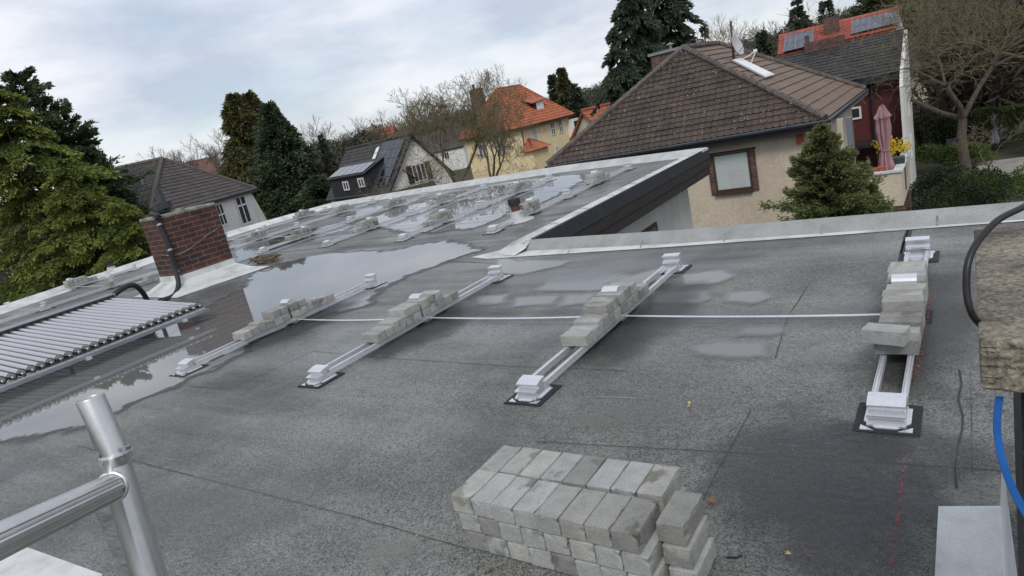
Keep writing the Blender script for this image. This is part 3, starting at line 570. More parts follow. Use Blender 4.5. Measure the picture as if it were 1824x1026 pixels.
def rails(x, feet, mids, label_, group, skew=0, tall=False):
    t = thing('mounting_rail', (x, feet[0], 0), label_, 'solar rail', group)
    for sx in (-1, 1):
        mb = MB()
        p, q = Vector((x+sx*.066, feet[0]+.05, .052)), Vector((x+sx*.066+skew, feet[-1]-.03, .052))
        mb.beam(p, q, .024, .034); mb.beam(p+Vector((0, 0, .021)), q+Vector((0, 0, .021)), .012, .010); mb.beam(p+Vector((-.012, 0, .022)), q+Vector((-.012, 0, .022)), .004, .012); mb.beam(p+Vector((.012, 0, .022)), q+Vector((.012, 0, .022)), .004, .012)
        mb.build('rail_profile', M['alu'], t)
    for i, fy in enumerate(feet):
        f = (fy-feet[0])/(feet[-1]-feet[0]); foot(t, x+skew*f, fy, PF if i == 0 else PR, i == len(feet)-1)
    for my in mids:
        f = (my-feet[0])/(feet[-1]-feet[0]); xx = x+skew*f
        MB().box(xx-.14, xx+.14, my-.11, my+.11, .001, .010).build('rubber_mat', M['rubber'], t)
        top = .295
        pr = [(-.058, top-.055), (-.062, top-.02), (-.05, top-.004), (-.02, top+.006), (.02, top+.004), (.05, top-.012), (.058, top-.055), (.014, top-.06), (.014, .03), (.05, .026), (.05, .012), (-.05, .012), (-.05, .026), (-.014, .03), (-.014, top-.06)]
        MB().extrude([(xx-.07, my+a, z) for a, z in pr], (.14, 0, 0)).build('middle_support', M['alu_white'], t)
    return t
SEQ = [('f', 1), ('f', 1), ('e', 1), ('e', 1), ('f', 2), ('f', 2), ('gap', 0), ('f', 2), ('f', 2), ('f', 2), ('f', 1), ('f', 1)]
def load(x, y0, where, group, seq=SEQ, gap=.034, skew=0, step=.1135):
    y = y0; n = 0; k2 = 0
    for s, h in seq:
        if s == 'gap': y += gap; continue
        w = .089 if s == 'e' else step; xx = x + random.uniform(-.006, .006)
        nm = ORD[n]
        paver(xx, y+w/2, .081, '%s lower paver from near end, %s' % (nm, where), group, on_edge=(s == 'e'), rz=R(random.uniform(-.8, .8)))
        if h == 2: paver(xx+random.uniform(-.01, .01), y+w/2, .168, '%s upper paver from near end, %s' % (ORD[k2], where), group, rz=R(random.uniform(-1, 1))); k2 += 1
        y += w; n += 1
    return y
NX = [-6.73, -4.62, -2.45, -.375]
NW = ['leftmost near rail pair', 'second near rail pair from left', 'third near rail pair from left', 'rightmost near rail pair']
NL = ['leftmost near mounting rail pair, standing in the big puddle', 'second near mounting rail pair from the left, on dry felt',
      'third near mounting rail pair from left, far foot in a water film', 'rightmost near mounting rail pair, beside the red chalk line']
for i, x in enumerate(NX):
    rails(x, [3.30, 6.04], [4.68], NL[i], 'mounting rails laid out for solar panels')
    sq = list(SEQ)
    if i == 0: sq = [('f', 1), ('f', 1), ('e', 1), ('f', 1), ('f', 2), ('f', 2), ('gap', 0), ('f', 2), ('f', 2), ('e', 1), ('f', 1), ('f', 1), ('f', 1)]
    if i == 3: sq = [('f', 1), ('f', 1), ('e', 1), ('e', 1), ('f', 2), ('f', 2), ('f', 2), ('gap', 0), ('f', 2), ('f', 2), ('f', 2), ('f', 2)]
    load(x, 3.93 if i != 3 else 3.90, NW[i], 'pavers weighing down the near rails', sq)
paver(-.42, 3.885, .168, 'skewed loose paver lying across the near end of the rightmost rail load', 'pavers weighing down the near rails', rz=R(-14))
# far rails: columns with three feet
FAR = [(-6.62, [8.85, 11.5, 14.55], [10.15, 12.85], 'nearest the fascia, behind the short vent pipe'), (-8.85, [9.0, 11.6, 14.65], [10.3, 13.15], 'second from the dark fascia, crossing the mirror-like puddle'),
       (-11.3, [9.22, 12.0, 15.1], [10.6, 13.2], 'third from the dark fascia, in the middle of the far roof'), (-13.72, [9.32, 12.15, 15.3], [10.65, 13.9], 'fourth from the dark fascia, starting just behind the brick chimney'),
       (-16.4, [9.6, 12.5, 15.7], [11.2, 14.3], 'fifth from the dark fascia'), (-18.7, [10.2, 13.0, 15.6], [11.6, 14.6], 'sixth from the dark fascia, closest to the left kerb')]
GF = 'pavers weighing down the far rails'
for i, (x, ft, md, w) in enumerate(FAR):
    rails(x, ft, md, 'far mounting rail pair '+w, 'mounting rails laid out for solar panels')
    for j, m in enumerate(md):
        if i == 5 and j == 0: nb = [('f', 1), ('f', 1), ('f', 2), ('gap', 0)]
        elif j == 0: nb = [('f', 1), ('f', 1), ('f', 2), ('f', 2), ('f', 2), ('gap', 0), ('f', 2)]
        else: nb = [('f', 1), ('f', 2), ('f', 2), ('gap', 0), ('f', 2), ('f', 2), ('f', 1), ('f', 1)]
        L0 = sum(.1135 for s, h in nb[:[q[0] for q in nb].index('gap')])
        load(x, m-.017-L0, '%s load, far rail row %s' % ('nearer' if j == 0 else 'farther', w.split(',')[0]), GF, nb)
# rails left of the chimney
for x, ft, md, w in ((-18.75, [3.0, 5.7, 8.75], [4.2, 7.15], 'along the left kerb, left of the brick chimney'), (-16.25, [2.9, 5.55, 8.7], [4.3, 7.0], 'directly behind the tube collector'), (-13.5, [6.0, 8.2], [7.0], 'hidden partly behind the collector pipe')):
    if x == -13.5: continue
    rails(x, ft, md, 'mounting rail pair '+w, 'mounting rails laid out for solar panels')
    for j, m in enumerate(md):
        nb = [('f', 2), ('gap', 0), ('f', 2), ('f', 2), ('f', 2), ('f', 1), ('f', 1)] if x < -17 else ([('f', 1), ('gap', 0)] if j else [('f', 1), ('f', 1), ('gap', 0), ('f', 1)])
        L0 = sum(.1135 for s, h in nb[:[q[0] for q in nb].index('gap')])
        load(x, m-.017-L0, '%s load, rails %s' % ('nearer' if j == 0 else 'farther', w.split(',')[0]), GF, nb)
for k in range(6):
    paver(-15.0, 6.75+.11*k, .004 if k < 6 else .09, '%s paver from near end of the row left of the brick chimney' % ORD[k], GF)
    if k > 3: paver(-15.0, 6.75+.11*k, .086, '%s paver on top of the row left of the brick chimney' % ('nearer' if k == 4 else 'farther'), GF)
# flat tie strips between middle supports
GT = 'flat aluminium strips tying the rails together'
def strip(p, q, label_, w=.028, sag=0):
    p, q = Vector(p), Vector(q); mb = MB(); n = 12; pts = []
    for k in range(n+1):
        t = k/n; pts.append(p.lerp(q, t) - Vector((0, 0, sag*4*t*(1-t))))
    for a, b in zip(pts[:-1], pts[1:]): mb.beam(a, b, w, .003)
    return tag(mb.build('tie_strip', M['alu'], None), label_, 'metal strip', GT)
strip((-.45, 4.64, .045), (-2.38, 4.67, .045), 'flat aluminium strip between the third and the rightmost near rail pairs', sag=.012)
strip((-2.53, 4.67, .045), (-4.54, 4.68, .045), 'flat aluminium strip between the second and third near rail pairs', sag=.015)
strip((-4.70, 4.68, .045), (-6.64, 4.68, .045), 'flat aluminium strip between the two leftmost near rail pairs', sag=.02)
for j in range(2):
    for i in range(5):
        a, b = FAR[i], FAR[i+1]
        strip((a[0]-.1, a[2][j], .06), (b[0]+.1, b[2][j], .06), '%s thin aluminium strip between %s and %s far rail rows from fascia' % ('nearer' if j == 0 else 'farther', ORD[i], ORD[i+1]))
strip((-16.4, 7.0, .06), (-18.6, 7.15, .06), 'flat aluminium strip left of the brick chimney, between the kerb rails and the next')

# ------------------------------------------------------------------ evacuated tube collector
col = thing('tube_collector', (-9.8, 3.2, 0), 'solar collector of grey glass tubes on a low aluminium frame left of the puddle', 'solar collector')
YF, YE = 4.84, .9
def cz(x): return .225 + (x+8.80)*(-.15/2.45)
MB().beam((-8.76, YF, .150), (-8.76, YE, .150), .05, .035).build('frame_rail', M['zinc'], col)
MB().beam((-8.82, YF-.02, .175), (-8.82, YE, .175), .03, .02).build('frame_rail', M['alu'], col)
MB().beam((-11.3, YF, cz(-11.3)-.07), (-11.3, YE, cz(-11.3)-.07), .05, .04).build('frame_rail', M['alu'], col)
MB().box(-11.60, -11.36, YE, YF+.04, cz(-11.36)-.05, cz(-11.36)+.075).build('manifold', M['zinc'], col, bevel=.012)
MB().box(-11.37, -11.335, YE, YF+.0, cz(-11.36)-.05, cz(-11.36)+.06).build('rubber_seal', M['rubber'], col)
for yy in (4.45, 3.2, 1.95):
    MB().beam((-8.78, yy, .13), (-11.36, yy, cz(-11.36)-.10), .035, .035).build('cross_bar', M['alu'], col)
    for xx in (-9.35, -11.4): MB().beam((xx, yy, .004), (xx, yy, cz(xx)-.1), .04, .04).build('leg', M['zinc'], col)
    MB().box(-8.76, -8.70, yy-.03, yy+.03, .115, .15).build('clamp', M['alu_white'], col)
NT = int((YF-.06-YE)/.1005)
tube0 = None
for k in range(NT):
    y = YF-.07-.1005*k
    if tube0 is None:
        tube0 = MB().tube([(-8.90, y, cz(-8.90)), (-11.35, y, cz(-11.35))], .035, 18).build('glass_tube', M['tubeg'], col, smooth=True)
        pts = [(-8.775, y, cz(-8.78)), (-8.782, y, cz(-8.78)), (-8.80, y, cz(-8.78)), (-8.83, y, cz(-8.80)), (-8.895, y, cz(-8.895))]
        cap0 = MB().tube(pts, [.004, .020, .030, .036, .036], 18).build('end_cap', M['steel'], tube0, smooth=True)
        rg0 = MB().tube([(-8.85, y+.049*math.cos(a), cz(-8.85)+.049*math.sin(a)) for a in [math.pi*2*q/16 for q in range(17)]], .0035, 5, cap=False).build('clip_ring', M['rubber'], tube0)
        rg1 = MB().tube([(-11.29, y+.049*math.cos(a), cz(-11.29)+.049*math.sin(a)) for a in [math.pi*2*q/16 for q in range(17)]], .009, 5, cap=False).build('rubber_ring', M['rubber'], tube0)
    else:
        c = tube0.copy(); COL.objects.link(c); c.location = (0, -.1005*k, 0)
        for ch in (cap0, rg0, rg1):
            d = ch.copy(); COL.objects.link(d); d.parent = c
# insulated pipe from the manifold
pp = [(-11.48, 4.85, cz(-11.4)), (-11.50, 5.02, .46), (-11.62, 5.3, .46), (-11.78, 5.48, .28), (-11.86, 5.55, .06)]
def smooth_path(pts, n=6):
    pts = [Vector(p) for p in pts]; r = []
    for i in range(len(pts)-1):
        p0 = pts[max(i-1, 0)]; p1 = pts[i]; p2 = pts[i+1]; p3 = pts[min(i+2, len(pts)-1)]
        for k in range(n):
            t = k/n; r.append(.5*((2*p1)+(p2-p0)*t+(2*p0-5*p1+4*p2-p3)*t*t+(3*p1-p0-3*p2+p3)*t**3))
    return r+[pts[-1]]
MB().tube(smooth_path(pp), .044, 12).build('insulated_pipe', M['foam'], col, smooth=True)

# ------------------------------------------------------------------ brick chimney on the roof
ch = thing('brick_chimney', (-12.77, 7.1, 0), 'dark red brick chimney on the flat roof with grey flue and black pipe', 'chimney')
CX0, CX1, CY0, CY1, CZ = -13.18, -12.36, 6.55, 7.68, 1.36
MB().box(CX0, CX1, CY0, CY1, .1, CZ).build('brickwork', M['brick'], ch, uv=True, bevel=.008)
MB().box(CX0-.01, CX1+.01, CY0-.01, CY1+.01, CZ+.002, CZ+.075).build('coping', M['conc_g'], ch, bevel=.02)
sk = MB(); a = [(CX0-.42, CY0-.42), (CX1+.75, CY0-.62), (CX1+.95, CY1+.12), (CX0-.42, CY1+.4)]; b = [(CX0-.012, CY0-.012), (CX1+.012, CY0-.012), (CX1+.012, CY1+.012), (CX0-.012, CY1+.012)]
mid_ = [((p[0]*.45+q[0]*.55), (p[1]*.45+q[1]*.55)) for p, q in zip(a, b)]
for i in range(4):
    j = (i+1) % 4
    sk.poly([(*a[i], .008), (*a[j], .008), (*mid_[j], .05), (*mid_[i], .05)]); sk.poly([(*mid_[i], .05), (*mid_[j], .05), (*b[j], .16), (*b[i], .16)]); sk.poly([(*b[i], .16), (*b[j], .16), (*b[j], .27), (*b[i], .27)])
sk.build('flashing', M['flash_w'], ch)
fxx, fyy = CX0+.27, CY0+.40
fl_ = MB().tube([(fxx, fyy, CZ+.04), (fxx, fyy, CZ+.16)], .11, 16).tube([(fxx, fyy, CZ+.16), (fxx, fyy, CZ+.17), (fxx, fyy, CZ+.30), (fxx, fyy, CZ+.31)], [.13, .165, .165, .13], 18).build('flue_cap', M['cap_d'], ch, smooth=True)
MB().tube([(fxx, fyy, CZ+.30), (fxx-.01, fyy, CZ+.58)], [.085, .062], 14).build('flue_pipe', M['cap_d'], ch, smooth=True)
MB().tube([(CX1-.2, CY0+.5, CZ+.07), (CX1-.2, CY0+.5, CZ+.11), (CX1-.2, CY0+.5, CZ+.12)], [.09, .09, .05], 12).build('chimney_pot', M['conc_g'], ch)
drain = smooth_path([(fxx+.08, fyy-.02, CZ+.12), (fxx+.16, CY0+.05, CZ+.14), at(282, 384, Y=CY0-.07), at(281, 394, Y=CY0-.075), at(301, 440, Y=CY0-.08), at(312, 480, Y=CY0-.10), at(318, 505, Y=CY0-.20), at(310, 526, Y=CY0-.42), at(285, 536, Z=.055)])
pi = MB().tube(drain, .044, 12).build('insulated_pipe', M['foam'], ch, smooth=True)
for px_, py_ in ((283, 399), (302, 444), (314, 483)):
    q_ = at(px_, py_, Y=CY0-.082); MB().tube([q_, q_+Vector((.012, 0, -.035))], .050, 12).build('pipe_clip', M['zinc'], pi)
wire = smooth_path([(CX0-.01, CY0-.01, .72), (CX0+.4, CY0-.02, .70), (CX1+.015, CY0-.015, .66), (CX1+.02, CY0+.3, .70), (CX1+.02, CY0+.7, .84), (CX1+.02, CY1+.01, .97)])
MB().tube(wire, .006, 5).build('wire', M['conc_g'], ch)
# coil of old branches / rope beside the chimney
rc_ = MB(); rnd = random.Random(3)
for k in range(16):
    cx, cy = -12.1+rnd.uniform(-.12, .12), 8.2+rnd.uniform(-.1, .1); rx, ry = rnd.uniform(.2, .42), rnd.uniform(.08, .2); a0 = rnd.uniform(0, 6.3); aa = rnd.uniform(3, 6)
    rc_.tube([(cx+rx*math.cos(a0+aa*q/12), cy+ry*math.sin(a0+aa*q/12), .03+.012*k*.6+.02*math.sin(q)) for q in range(13)], .011, 5)
tag(rc_.build('cable_coil', mat('brown_cable', (.17, .135, .08), (.10, .08, .05), 30, .8), None), 'tangled brown coil of old cable at the right foot of the brick chimney', 'cable coil')
# short vent pipes
def vent(x, y, label_, s=1):
    t = thing('vent_pipe', (x, y, 0), label_, 'vent pipe', 'vent pipes standing on the roof')
    MB().tube([(x, y, .006), (x, y, .02), (x, y, .05), (x, y, .19*s)], [.30, .29, .13, .105], 20).build('flashing_collar', M['flash'], t, smooth=True)
    MB().tube([(x, y, .19*s), (x, y, .34*s)], .082, 18).build('pipe', M['pipe_b'], t, smooth=True)
    MB().tube([(x, y, .30*s), (x, y, .31*s), (x, y, .40*s), (x, y, .415*s)], [.09, .115, .112, .09], 18).build('cap', M['rubber'], t, smooth=True)
vent(-6.62, 9.62, 'short brown vent pipe with a black cap beside the dark fascia')
vent(-20.2, 8.62+.2, 'short brown vent pipe with black cap by the left kerb', .85)
# leaves and crumbs
def leaf(px, py, s, m, label_, n=5):
    c = at(px, py, Z=.014); mb = MB(); a = random.uniform(0, 6.3)
    for k in range(n):
        b = a + k*6.28/n + random.uniform(-.2, .2); l = s*random.uniform(.6, 1)
        e = Vector((math.cos(b), math.sin(b), 0)); w = Vector((-e.y, e.x, 0))*l*.25
        mb.extrude([c, c+e*l*.5+w+Vector((0, 0, s*.2)), c+e*l+Vector((0, 0, s*.12)), c+e*l*.5-w+Vector((0, 0, s*.05))], (0, 0, .0008))
    tag(mb.build('leaf', M[m], None), label_, 'leaf')
leaf(1227, 721, .045, 'lfy', 'long pale yellow leaf alone on the felt between the two right rail pairs', 2)
leaf(1402, 986, .018, 'lfy', 'bright yellow leaf right of the paver stack near the bottom edge')
leaf(1265, 893, .03, 'lfb', 'crumpled brown leaf touching the right end of the paver stack', 6)
leaf(1440, 990, .014, 'lfb', 'small brown leaf right of the bright yellow leaf', 3)
leaf(1040, 816, .015, 'lfb', 'small brown leaf just behind the paver stack', 4)
leaf(806, 934, .018, 'lfy', 'yellow leaf at the left end of the paver stack', 3)
leaf(798, 955, .02, 'lfb', 'brown leaf in front of the left end of the paver stack', 3)
leaf(1155, 771, .014, 'lfb', 'small reddish leaf above the middle of the paver stack', 3)
crumbs = MB(); rnd = random.Random(11)
for k in range(420):
    x, y = rnd.gauss(-1.7, 1.3), rnd.uniform(1.3, 4.4); s = rnd.uniform(.0015, .005)*(1.6 if rnd.random() > .93 else 1)
    crumbs.add([(x-s, y-s, .007), (x+s, y-s*.6, .007), (x+s*.4, y+s, .007), (x, y, .007+s*1.2)], [(0, 1, 3), (1, 2, 3), (2, 0, 3)])
tag(crumbs.build('grit', M['conc_g'], None), 'scattered pale mortar grit on the felt around the paver stack', 'grit', kind='stuff')
bits = MB()
for k, (px, py, s) in enumerate([(868, 1015, .012), (882, 1010, .006), (892, 1005, .007), (880, 1000, .004)]):
    c = at(px, py, Z=.01); bits.box(c.x-s, c.x+s, c.y-s*.6, c.y+s*.6, .008, .008+s)
tag(bits.build('concrete_chips', M['conc_g'], None), 'few white concrete chips in front of the paver stack', 'chips', kind='stuff')
c = at(1305, 992, Z=.015)
tag(MB().beam(c-Vector((.02, .01, 0)), c+Vector((.015, .0, 0)), .006, .006).beam(c+Vector((.015, 0, 0)), c+Vector((.03, .02, 0)), .006, .006).build('plastic_clip', M['rubber'], None), 'bent black plastic scrap right of the paver stack', 'scrap')

# ------------------------------------------------------------------ scaffold frame
sc = thing('scaffold_frame', (-1.40, .47, 0), 'aluminium scaffold frame, upright and ribbed cross tube, in the lower left corner', 'scaffold')
T0 = at(160, 708, d=1.25); T1 = at(205, 830, d=1.27); T2 = at(262, 1010, d=1.27); T3 = T2 + (T2-T1)*4
dn = (T1-T0).normalized()
ctr = at(206, 806, d=1.26)
n = 28; ri, ro = .0215, .0245
# hollow spigot
sp_ = MB(); A = dn.orthogonal().normalized(); B = dn.cross(A)
def ring(c, r): return [c + (A*math.cos(2*math.pi*k/n)+B*math.sin(2*math.pi*k/n))*r for k in range(n)]
rr_ = [ring(T0+dn*.10, ri), ring(T0+dn*.003, ri), ring(T0, ri+.001), ring(T0, ro-.001), ring(T0+dn*.003, ro), ring(ctr, ro)]
vs = [v for r_ in rr_ for v in r_]; fs = [(i*n+k, i*n+(k+1) % n, (i+1)*n+(k+1) % n, (i+1)*n+k) for i in range(5) for k in range(n)]; fs.append(tuple(range(n)))
sp_.add(vs, fs).build('spigot', M['scaf'], sc, smooth=True)
MB().tube([ctr-dn*.001, ctr+dn*.003, T1, T2, T3], [.0262, .0275, .0285, .0295, .030], 28).build('upright_tube', M['scaf'], sc, smooth=True)
MB().tube([ctr+dn*.0, ctr+dn*.004], .0292, 28).build('collar', M['alu'], sc, smooth=True)
side = (rt - dn*rt.dot(dn)).normalized()
jn = at(212, 862, d=1.27)
S1 = at(190, 905, d=1.275); S2 = at(262, 1090, d=1.275)
MB().beam(S1, S2+(S2-S1)*2, .034, .02, fw).build('gusset_plate', M['scaf_dark'], sc)
# ribbed cross tube
Q0 = jn; Q1 = at(-60, 992, d=.88); dq = (Q1-Q0).normalized(); Aq = dq.orthogonal().normalized(); Bq = dq.cross(Aq); n2 = 64
mb = MB(); rings = []
for t in (0, 1.5):
    c = Q0.lerp(Q1, t) + dq*.018*(1-t/1.5); rings.append([c + (Aq*math.cos(2*math.pi*k/n2)+Bq*math.sin(2*math.pi*k/n2))*(.0255+(.0008 if k % 8 < 4 else -.0008)) for k in range(n2)])
mb.add(rings[0]+rings[1], [(k, (k+1) % n2, n2+(k+1) % n2, n2+k) for k in range(n2)]+[tuple(range(n2)), tuple(range(n2, 2*n2))])
o = mb.build('cross_tube', M['scaf'], sc)
wp = [Q0+dq*.026+(Aq*math.cos(a)+Bq*math.sin(a))*.0275 for a in [2*math.pi*k/24 for k in range(25)]]
MB().tube(wp, .0035, 6, cap=False).build('weld_bead', M['scaf'], sc, smooth=True)
sb = T0.lerp(ctr, .42) - side*.0235
for q_, nm in ((at(180, 825, d=1.235), 'locking_pin'), (at(220, 800, d=1.235), 'rivet')):
    MB().tube([q_, q_+fw*.02], .0045, 8).build(nm, M['zinc'], sc)
MB().tube([T0+dn*.028-side*.024, T0+dn*.028-side*.012], .005, 10).build('pin_hole', M['rubber'], sc)

# ------------------------------------------------------------------ near chimney at the right edge
nc = thing('concrete_capped_chimney', (.5, 1.45, 0), 'near chimney at right edge, rough weathered concrete cap over dark cladding', 'chimney')
def rough_slab(x0, x1, y0, y1, z0, z1, cuts, amp, seed):
    bm = bmesh.new(); bmesh.ops.create_cube(bm, size=1); rnd = random.Random(seed)
    for v in bm.verts: v.co = Vector(((x0+x1)/2+v.co.x*(x1-x0), (y0+y1)/2+v.co.y*(y1-y0), (z0+z1)/2+v.co.z*(z1-z0)))
    bmesh.ops.subdivide_edges(bm, edges=bm.edges[:], cuts=cuts, use_grid_fill=True)
    for v in bm.verts:
        e = sum(1 for a, lo_, hi_ in ((v.co.x, x0, x1), (v.co.y, y0, y1), (v.co.z, z0, z1)) if min(abs(a-lo_), abs(a-hi_)) < 1e-4)
        s = amp*(1.3 if e >= 2 else 0)
        v.co += Vector((rnd.uniform(-s, s), rnd.uniform(-s, s), rnd.uniform(-s, s)))
        if e >= 2:
            c = Vector(((x0+x1)/2, (y0+y1)/2, (z0+z1)/2)); v.co += (c-v.co).normalized()*amp*2
    me = bpy.data.meshes.new('cap'); bm.to_mesh(me); bm.free()
    me.polygons.foreach_set('use_smooth', [True]*len(me.polygons)); me.set_sharp_from_angle(angle=R(50)); return me
me = rough_slab(0, 1.0, 1.12, 1.79, 1.25, 1.332, 30, .0016, 5); me.transform(Matrix.Translation(-nc.location)); me.materials.append(M['conc'])
o = bpy.data.objects.new('cap', me); COL.objects.link(o); o.parent = nc
MB().box(.060, .95, 1.20, 1.70, 0, 1.245).build('stack', M['rubble'], nc)
for k in range(9):
    z = 1.24-.135*k
    MB().box(.052, .95, 1.192+.0015*(k % 2), 1.199+.0015*(k % 2), z-.13, z-.004).build('cladding_board', M['rubble'], nc)
MB().poly([(-.15, 2.62, .009), (.07, 2.68, .010), (.09, 1.7, .012), (.05, 1.1, .012), (-.15, 1.1, .009)]).build('flashing', M['flash_w'], nc)
MB().poly([(.045, 1.1, .012), (.045, 2.66, .012), (.058, 2.66, .30), (.058, 1.1, .30)]).build('flashing', M['flash_w'], nc)
cb = smooth_path([at(1850, 350, d=1.12), at(1824, 368, d=1.10), at(1778, 392, d=1.08), at(1742, 430, d=1.06), at(1724, 470, d=1.05), at(1722, 520, d=1.05), at(1730, 556, d=1.05), at(1746, 578, d=1.06), at(1770, 600, d=1.10)], 8)
tag(MB().tube(cb, .0054, 12).build('cable', M['cable'], None, smooth=True), 'black cable looping over the rough concrete cap at the right edge', 'cable')
st = [at(1780, 706, d=1.02), at(1776, 760, d=1.02), at(1783, 810, d=1.02), at(1800, 862, d=1.02), at(1822, 905, d=1.02), at(1850, 950, d=1.02)]
st = smooth_path(st, 6); mb = MB()
for a, b in zip(st[:-1], st[1:]): mb.beam(a, b, .0015, .012, rt)
tag(mb.build('strap', M['blue'], None), 'bright blue strap hanging below the concrete cap at the right edge', 'strap')

# ------------------------------------------------------------------ terrain
def terr(x, y):
    d = math.hypot(x, y); a = math.atan2(x, y)          # a=0 along +Y, negative to the left
    h = -6.0
    hill = max(0, (y-52)/60.)                            # ground rises beyond the right-hand gardens
    wgt = 1/(1+math.exp(-(a+.30)*9))
    h += min(hill, 1.6)*4.2*wgt
    h += max(0, min(1, (d-90)/160))*4.0*(.35+.65/(1+math.exp(-(a+1.0)*5)))
    return h + .35*math.sin(x*.11+1)*math.cos(y*.09) * min(1, d/60)
nx_, ny_ = 120, 110
xs = np.linspace(-420, 260, nx_); ys = np.linspace(-60, 460, ny_)
V = [(x, y, terr(x, y)) for y in ys for x in xs]
idx = np.arange(nx_*ny_).reshape(ny_, nx_); q = np.stack([idx[:-1, :-1], idx[:-1, 1:], idx[1:, 1:], idx[1:, :-1]], -1).reshape(-1, 4)
tag(raw_mesh('ground', V, q, M['grass'], smooth=True), 'dull green gardens and rising ground between the houses', 'ground', kind='structure')
fr = MB(); RAD = 2500
fr.poly([(-RAD, -RAD, -6.6), (RAD, -RAD, -6.6), (RAD, RAD, -6.6), (-RAD, RAD, -6.6)])
tag(fr.build('terrain', M['grass'], None), 'far ground reaching the horizon', 'ground', kind='structure')

# ------------------------------------------------------------------ roofs with real tile relief
def tiled(parent, pts, m, tw=.30, ch_=.34, amp=.03, step=.035, name='roof', samples=6, rows_jit=.0):
    """tile relief over a planar polygon: wavy across, one step down per course"""
    P = [Vector(p) for p in pts]; n = Vector((0, 0, 0))
    for i in range(len(P)): n += (P[i]-P[0]).cross(P[(i+1) % len(P)]-P[0])
    n.normalize()
    if n.z < 0: n = -n
    e = Vector((0, 0, 1)).cross(n).normalized(); s = n.cross(e).normalized()
    if s.z < 0: s = -s; e = -e
    us = [(p-P[0]).dot(e) for p in P]; vs_ = [(p-P[0]).dot(s) for p in P]
    u0, u1, v0, v1 = min(us), max(us), min(vs_), max(vs_)
    nu = int((u1-u0)/tw*samples)+2; nv = int((v1-v0)/ch_)+1
    U = u0 + np.arange(nu+1)*(tw/samples); ph = (U-u0)/tw % 1
    prof = amp*np.where(ph < .55, np.sin(ph/.55*math.pi), 0.0)
    E_, S_, N_ = np.array(e), np.array(s), np.array(n); O_ = np.array(P[0]); rows = []
    for j in range(nv+1):
        jit = random.uniform(-rows_jit, rows_jit)
        for vv, off in ((v0+j*ch_, step+jit), (v0+(j+1)*ch_-.004, jit)):
            rows.append(O_ + U[:, None]*E_ + vv*S_ + (prof+off)[:, None]*N_)
    V = np.concatenate(rows); nr = len(rows); w = nu+1
    idx = np.arange(nr*w).reshape(nr, w); q = np.stack([idx[:-1, :-1], idx[:-1, 1:], idx[1:, 1:], idx[1:, :-1]], -1).reshape(-1, 4)
    me = bpy.data.meshes.new(name); me.from_pydata(V.tolist(), [], q.tolist())
    bm = bmesh.new(); bm.from_mesh(me); C = sum(P, Vector())/len(P)
    for i in range(len(P)):
        a, b = P[i], P[(i+1) % len(P)]; pn = (b-a).cross(n).normalized()
        if pn.dot(C-a) > 0: pn = -pn
        bmesh.ops.bisect_plane(bm, geom=bm.verts[:]+bm.edges[:]+bm.faces[:], dist=1e-5, plane_co=a, plane_no=pn, clear_outer=True)
    vb = [bm.verts.new(p - n*.03) for p in P]; bm.faces.new(vb)
    vb2 = [bm.verts.new(p - n*.14) for p in P]; bm.faces.new(vb2[::-1])
    for i in range(len(P)):
        j = (i+1) % len(P); bm.faces.new((vb[i], vb[j], vb2[j], vb2[i]))
    bmesh.ops.transform(bm, matrix=wmat(parent).inverted(), verts=bm.verts)
    bm.to_mesh(me); bm.free(); me.materials.append(m)
    o = bpy.data.objects.new(name, me); COL.objects.link(o); o.parent = parent; return o
def ridge(parent, p, q, r=.11, m='ridge', seg=.36):
    p, q = Vector(p), Vector(q); L = (q-p).length; n = max(1, int(L/seg)); d = (q-p)/n; mb = MB()
    for k in range(n):
        a = p+d*k; mb.tube([a, a+d*1.06], [r*1.08, r*.92], 8)
    return mb.build('ridge_tile', M[m], parent)
def window(parent, c, ex, n, w, h, frame='winw', pane='glass', cols=2, rows=1, t=.06, deep=.05, sill=None, transom=None, name='window'):
    """window centred at c; ex along the wall, n outward"""
    c, ex, n = Vector(c), Vector(ex).normalized(), Vector(n).normalized(); uz = Vector((0, 0, 1)); mb = MB()
    def bar(u0, u1, z0, z1, d0=0, d1=deep):
        v = [c+ex*u+uz*z+n*d for d in (d0, d1) for u, z in ((u0, z0), (u1, z0), (u1, z1), (u0, z1))]
        mb.add(v, [(0, 1, 2, 3), (7, 6, 5, 4), (0, 4, 5, 1), (1, 5, 6, 2), (2, 6, 7, 3), (3, 7, 4, 0)])
    bar(-w/2, w/2, -h/2, -h/2+t); bar(-w/2, w/2, h/2-t, h/2); bar(-w/2, -w/2+t, -h/2+t, h/2-t); bar(w/2-t, w/2, -h/2+t, h/2-t)
    for k in range(1, cols):
        u = -w/2+w*k/cols; bar(u-t*.45, u+t*.45, -h/2+t, h/2-t, 0, deep*.9)
    for z in ([transom] if transom is not None else [-h/2+h*k/rows for k in range(1, rows)]): bar(-w/2+t, w/2-t, z-t*.4, z+t*.4, 0, deep*.85)
    f = mb.build(name, M[frame], parent)
    v = [c+ex*u+uz*z+n*deep*.35 for u, z in ((-w/2+t, -h/2+t), (w/2-t, -h/2+t), (w/2-t, h/2-t), (-w/2+t, h/2-t))]
    MB().poly(v).build('pane', M[pane], f)
    if sill:
        p = c-uz*(h/2+.03); MB().beam(p-ex*(w/2+.08)+n*.05, p+ex*(w/2+.08)+n*.05, .16, .05).build('sill', M[sill], f)
    return f
def wallpoly(parent, quads, m, name='wall'):
    mb = MB()
    for q in quads: mb.poly(q)
    return mb.build(name, M[m], parent)

